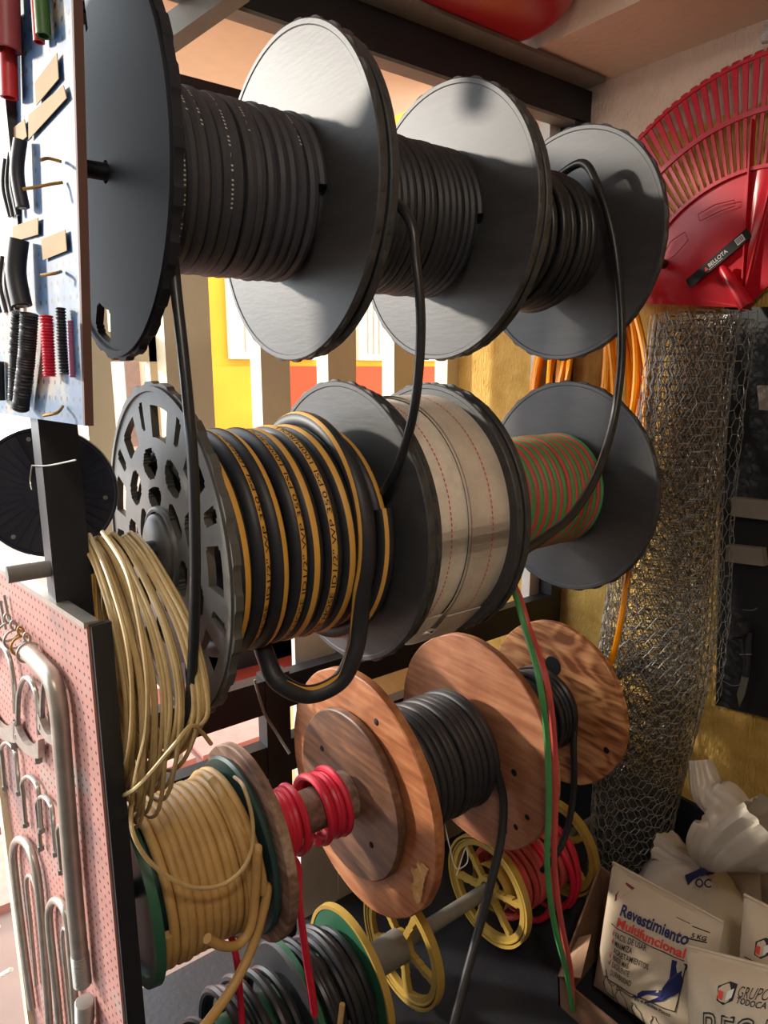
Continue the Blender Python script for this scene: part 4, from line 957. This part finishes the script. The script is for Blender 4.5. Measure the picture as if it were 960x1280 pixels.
# ==================================================================
# BAGS ON THE FLOOR
# ==================================================================
class Bag:
    def __init__(s, name, px, X, th, label, M, n=24, seam=.06, lump=0.0, seed=0, Xb=None):
        """px: TL, TR, BL pixels on the plane X (top) .. Xb (bottom)"""
        s.TL = aX(*px[0], X); s.TR = aX(*px[1], X); s.BL = aX(*px[2], Xb or X)
        s.O = s.BL; s.U = s.TR - s.TL; s.V = s.TL - s.BL; s.n = s.U.cross(s.V).normalized()
        if s.n.x > 0: s.n = -s.n
        s.th = th; s.lump = lump; s.seed = seed; s.seam = seam
        s.root = thing(name, s.O + s.U * .5, label, 'bag', 'sacks of building powder')
        for side, nm in ((1, 'front'), (-1, 'back')):
            g = [[s.surf(u / n, v / n, 0, side) for u in range(n + 1)] for v in range(n + 1)]
            s.o = MB().sheet(g).build(nm, M, s.root)
        e = [s.O + s.V + s.U * t for t in (0, .25, .5, .75, 1)]
        MB().tube(e, .004, 6).build('top_seam', M, s.root)
    def b(s, u, v):
        u = min(1, max(0, u)); v = min(1, max(0, v)); vv = min(1, v / (1 - s.seam)) if s.seam else v
        f = max(0, 1 - abs(2 * u - 1) ** 3) * max(0, 1 - abs(2 * vv - 1) ** 3.2)
        w = s.lump * (sin(u * 9 + s.seed) * sin(v * 7 + s.seed * 2) + .6 * sin(u * 21 + v * 13 + s.seed)) * max(0, 1 - abs(2 * u - 1) ** 4) * max(0, 1 - abs(2 * v - 1) ** 4)
        return s.th * f ** .7 + w
    def surf(s, u, v, off=0, side=1): return s.O + s.U * u + s.V * v + s.n * (s.b(u, v) * side + off)
    def uv(s, px, py):
        p = aP(px, py, s.O + s.n * s.th * .8, s.n) - s.O - s.n * s.th * .8; a, b_, c = s.U.dot(s.U), s.U.dot(s.V), s.V.dot(s.V); d, e = p.dot(s.U), p.dot(s.V); D = a * c - b_ * b_
        return ((d * c - e * b_) / D, (a * e - b_ * d) / D)
    def text(s, t, p0, p1, up, M=None, bold=0.0, nm='print', outline=False):
        """baseline from pixel p0 to p1, cap height towards pixel up (above p0)"""
        a = Vector(s.uv(*p0)); b_ = Vector(s.uv(*p1)); c = Vector(s.uv(*up))
        return place_text(s.root, t, lambda x, y: s.surf(*(a + (b_ - a) * x + (c - a) * y), .0022), 0, 0, 1, 1, M, nm, bold, outline)
    def poly(s, pts, M, nm='print', off=.002):
        c = [Vector(s.uv(*p)) for p in pts]; mb = MB(); mb.add([s.surf(*q_, off) for q_ in c], [tuple(range(len(c)))]); return mb.build(nm, M, s.root, smooth=False)
    def line(s, pts, M, r=.0012, closed=False, nm='print_line'):
        Q = []
        for i in range(len(pts) - (0 if closed else 1)):
            a = Vector(s.uv(*pts[i])); b_ = Vector(s.uv(*pts[(i + 1) % len(pts)]))
            Q += [s.surf(*(a.lerp(b_, k_ / 8)), .001) for k_ in range(8)]
        if not closed: Q.append(s.surf(*s.uv(*pts[-1]), .001))
        return MB().tube(Q, r, 4, closed=closed).build(nm, M, s.root, smooth=False)
    def cube_logo(s, x, y, k, M2=None):
        s.poly([(x, y), (x + .55 * k, y - .18 * k), (x + k, y), (x + k, y + .9 * k), (x + .5 * k, y + 1.12 * k), (x, y + .85 * k)], M_ink, 'logo')
        s.poly([(x + .1 * k, y + .22 * k), (x + .4 * k, y + .35 * k), (x + .4 * k, y + .85 * k), (x + .1 * k, y + .7 * k)], M2 or M_redink, 'logo', .003)
        s.poly([(x + .6 * k, y + .35 * k), (x + .9 * k, y + .22 * k), (x + .9 * k, y + .72 * k), (x + .6 * k, y + .85 * k)], M_whiteink, 'logo', .003)
b1 = Bag('cement_bag', [(766, 1078), (905, 1153), (742, 1232)], 1.52, .055, 'cream bag printed Revestimiento Multifuncional standing in the torn box', M_sack, lump=.004, seed=1, Xb=1.47)
b1.text('Revestimiento', (775, 1144), (858, 1183), (777, 1131), M_blueink, .03)
b1.text('Multifuncional', (772, 1157), (856, 1198), (774, 1146), M_redink, .03)
b1.line([(764, 1155), (856, 1201)], M_ink)
for t, x, y, w_, dy in (('FACIL DE USAR', 771, 1171, 40, 16), ('MINIMIZA', 770, 1181, 23, 9), ('AGRIETAMIENTOS', 768, 1190, 46, 20), ('RINDE MAS', 767, 1199, 23, 9), ('EXCELENTE', 766, 1208, 25, 10), ('DURABILIDAD', 764, 1218, 29, 12)):
    b1.text(t, (x, y), (x + w_, y + dy), (x + 1, y - 7), M_ink, .01)
    if t not in ('AGRIETAMIENTOS', 'DURABILIDAD'): b1.line([(x - 5, y - 6), (x - 4, y - 2), (x - 2, y - 9)], M_redink, .0008)
b1.text('Por Aplicacion en 4 Faciles Pasos', (762, 1231), (838, 1272), (763, 1225), M_ink, .01)
b1.line([(757, 1212), (760, 1224), (843, 1265), (858, 1206)], M_ink)
b1.poly([(766, 1120), (774, 1108), (785, 1115), (776, 1122), (766, 1128)], M_maroon, 'logo')
b1.poly([(842, 1198), (860, 1206), (850, 1240), (842, 1245), (828, 1244), (830, 1234), (838, 1222)], M_blueink, 'picture')
b1.poly([(828, 1244), (832, 1236), (806, 1236), (792, 1244), (800, 1246), (812, 1241)], M_blueink, 'picture')
b1.poly([(842, 1244), (836, 1238), (822, 1246), (806, 1252), (818, 1252), (830, 1250)], M_blueink, 'picture')
b1.text('5 KG', (860, 1174), (876, 1181), (861, 1169), M_ink, .03); b1.line([(859, 1162), (879, 1172)], M_ink); b1.line([(856, 1174), (877, 1183)], M_ink, .0016); b1.line([(840, 1150), (856, 1159)], M_ink, .0008)
for x, y in ((752, 1226), (768, 1242), (788, 1258), (812, 1276)):
    b1.line([(x, y + 16), (x, y + 2), (x + 4, y - 3), (x + 3, y - 6), (x + 8, y - 4), (x + 8, y), (x + 13, y + 7), (x + 13, y + 24)], M_ink, .001, True, 'picture_outline')
b2 = Bag('cement_bag', [(858, 1182), (1010, 1222), (866, 1330)], 1.36, .06, 'cream bag printed with large outline letters at the bottom right corner', M_sack, lump=.006, seed=2, Xb=1.30)
b2.cube_logo(898, 1232, 20)
b2.text('GRUPO', (921, 1246), (958, 1252), (922, 1234), M_ink, -.005); b2.text('TODOCA', (921, 1253), (958, 1261), (922, 1246), M_ink, .02)
for ch, x, w_ in (('R', 880, 22), ('E', 904, 20), ('S', 926, 22), ('A', 950, 24)): b2.text(ch, (x, 1308 + (x - 880) * .1), (x + w_, 1310 + (x - 880) * .1), (x + 1, 1264 + (x - 880) * .12), M_ink, 0, 'outline_letter', True)
b3 = Bag('cement_bag', [(930, 1118), (1050, 1180), (920, 1260)], 1.56, .06, 'small cream bag with a cube emblem at the right edge behind the outline letter bag', M_sack, lump=.005, seed=5, Xb=1.50)
b3.cube_logo(946, 1176, 18); b3.line([(930, 1196), (944, 1200), (946, 1214)], M_ink)
# tied sack
ts = thing('tied_sack', aX(850, 1190, 1.74), 'translucent white sack with a tied neck behind the Revestimiento bag', 'bag')
nk = aX(882, 1086, 1.70)
def blob(path, rads, name, M, parent, pleat=9, amp=.08, flat=1.0, n=48, seed=0, close=True):
    Q = smoothpath(path, 8); m_ = len(Q); mb = MB(); g = []
    Rr = smoothpath([Vector((r, 0, 0)) for r in rads], 8); up_ = Vector((.607, .795, 0))
    for i, p in enumerate(Q):
        T_ = (Q[min(m_ - 1, i + 1)] - Q[max(0, i - 1)]).normalized(); a = T_.cross(up_)
        a = a.normalized() if a.length > 1e-4 else RIGHT.copy(); b_ = T_.cross(a).normalized(); t = i / (m_ - 1)
        g.append([p + (a * cos(th) + b_ * sin(th) * flat) * Rr[i].x * (1 + amp * (sin(pleat * th + seed + 2 * t) + .6 * sin((pleat * 2 + 3) * th + seed * 2 + 5 * t))) for th in [2 * pi * j / n for j in range(n + 1)]])
    mb.sheet(g)
    return mb.build(name, M, parent, ang=60)
blob([Vector((1.73, .82, .01)), Vector((1.73, .82, .10)), Vector((1.73, .82, .22)), Vector((1.72, .815, .31)), Vector((1.71, .80, .365)), nk], [.13, .165, .16, .125, .065, .018], 'body', M_film, ts, 7, .035, seed=1)
blob([nk, aX(850, 1072, 1.73), aX(832, 1060, 1.75)], [.016, .035, .05], 'side_fold', M_film, ts, 5, .1, seed=3)
blob([nk, aX(898, 1062, 1.66), aX(915, 1035, 1.66), aX(905, 1008, 1.68), aX(885, 985, 1.70), aX(876, 950, 1.72)], [.012, .075, .085, .06, .045, .03], 'gathered_top', M_film, ts, 5, .09, .55, seed=2)
blob([nk, aX(915, 1068, 1.64), aX(945, 1052, 1.63), aX(985, 1030, 1.63)], [.012, .08, .10, .11], 'gathered_top', M_film, ts, 6, .08, .5, seed=6)
MB().tube([nk + Vector((.02 * cos(a), .02 * sin(a), .004 * sin(2 * a))) for a in [2 * pi * k_ / 20 for k_ in range(20)]], .0035, 6, closed=True).build('tie', M_ink, ts)
def flatprint(s, p0, p1, up, X, M, par):
    a, b_, c = aX(*p0, X), aX(*p1, X), aX(*up, X)
    place_text(par, s, lambda x, y: a + (b_ - a) * x + (c - a) * y, 0, 0, 1, 1, M, 'print', .02)
flatprint('OF', (874, 1096), (888, 1093), (873, 1084), 1.655, M_blueink, ts)
flatprint('OC', (869, 1109), (889, 1110), (869, 1098), 1.648, M_blueink, ts)
flatprint('PR', (868, 1076), (884, 1060), (862, 1070), 1.66, M_blueink, ts)
c = [aX(x, y, 1.65) for x, y in ((856, 1094), (880, 1084), (884, 1090), (866, 1100), (860, 1107))]
MB().add(c, [(0, 1, 2, 3, 4)]).build('print', M_blueink, ts, smooth=False)
# pale sacks stacked behind
for px, X, lab, sd in (([(886, 1088), (950, 1090), (890, 1180)], 1.90, 'plain grey-white sack behind the tied sack', 7), ([(935, 1085), (1010, 1090), (938, 1160)], 1.98, 'plain pale sack at the right edge under the gathered plastic', 8)):
    Bag('plain_sack', px, X, .05, lab, M_film if sd == 9 else mat('greyish_sack', (176, 166, 150), .7), lump=.004, seed=sd)
# torn cardboard box
cb = thing('cardboard_box', (1.45, .8, 0), 'torn brown cardboard box holding the Revestimiento bag', 'box')
Fz = lambda x, y, z: Vector((x, y, z))
A_, B_, C_, D_ = Fz(1.37, .985, 0), Fz(1.37, .62, 0), Fz(1.64, 1.03, 0), Fz(1.66, .62, 0)
MB().sheet([[A_, B_], [A_ + Fz(0, .01, .09), B_ + Fz(0, 0, .10)]], .006, (1, 0, 0)).build('front_panel', M_card, cb, smooth=False)
MB().sheet([[A_, C_], [A_ + Fz(0, .01, .09), C_ + Fz(-.02, .02, .29)]], .006, (0, -1, 0)).build('side_panel', M_card, cb, smooth=False)
MB().sheet([[C_, D_], [C_ + Fz(-.02, .02, .29), D_ + Fz(0, 0, .2)]], .006, (-1, 0, 0)).build('back_panel', M_card, cb, smooth=False)
MB().sheet([[A_ + Fz(0, .01, .088), A_ + Fz(.10, .02, .15)], [A_ + Fz(.02, -.05, .12), A_ + Fz(.10, -.02, .19)]], .004, (0, -.3, .9)).build('torn_flap', mat('worn_cardboard_inside', (170, 136, 108), .85), cb, smooth=False)

c = aX(958, 44, 2.06)
gb = thing('hanging_bulb', c, 'small clear plastic fitting high on the wall above the rake', 'fitting')
MB().lathe([(-.02, .001), (-.018, .010), (-.006, .018), (.008, .017), (.02, .008), (.03, .008)], c, (0, 0, 1), n=24).build('bulb', mat('clear_plastic', (230, 230, 230), .1, var=.01, trans=.8), gb)
MB().cyl(c + Vector((0, 0, .03)), c + Vector((.04, 0, .04)), .006, 10).build('stem', M_whitepanel, gb)
tag(MB().tube(smoothpath([aY(556, 1030, 1.2), aY(562, 1058, 1.18), aY(570, 1085, 1.16), aY(584, 1078, 1.16), aY(582, 1060, 1.17), aY(572, 1090, 1.15), aY(571, 1094, 1.15)], 8), .0018, 6).build('white_string', M_white), 'thin white string dangling over the spoked mustard wheel', 'string')
tag(MB().tube(smoothpath([Lp(14, 1150, .03), Lp(5, 1168, .03), Lp(3, 1192, .03), Lp(9, 1212, .03), Lp(30, 1203, .03)], 8), .0055, 8).build('white_rope', M_white), 'white rope loop at the far left edge of the pipe panel', 'rope')

# ==================================================================
# ROOM LAMP (behind the photographer)
# ==================================================================
lp = thing('ceiling_lamp', (-0.2, -0.5, 2.89), 'round warm ceiling lamp in the middle of the shop', 'lamp')
MB().lathe([(0, .02), (0, .17), (.03, .18), (.05, .18), (.05, .02)], (-.2, -.5, 2.99), (0, 0, 1), n=40, closed=True).build('base', M_whitepanel, lp)
lm = bpy.data.materials.new('lit_lamp_glass'); lm.use_nodes = True; b_ = lm.node_tree.nodes['Principled BSDF']
b_.inputs['Emission Color'].default_value = (1, .88, .74, 1); b_.inputs['Emission Strength'].default_value = 60
MB().lathe([(0, .001), (.008, .06), (.03, .12), (.07, .155), (.10, .16)], (-.2, -.5, 2.89), (0, 0, 1), n=40).build('glass_bowl', lm, lp)
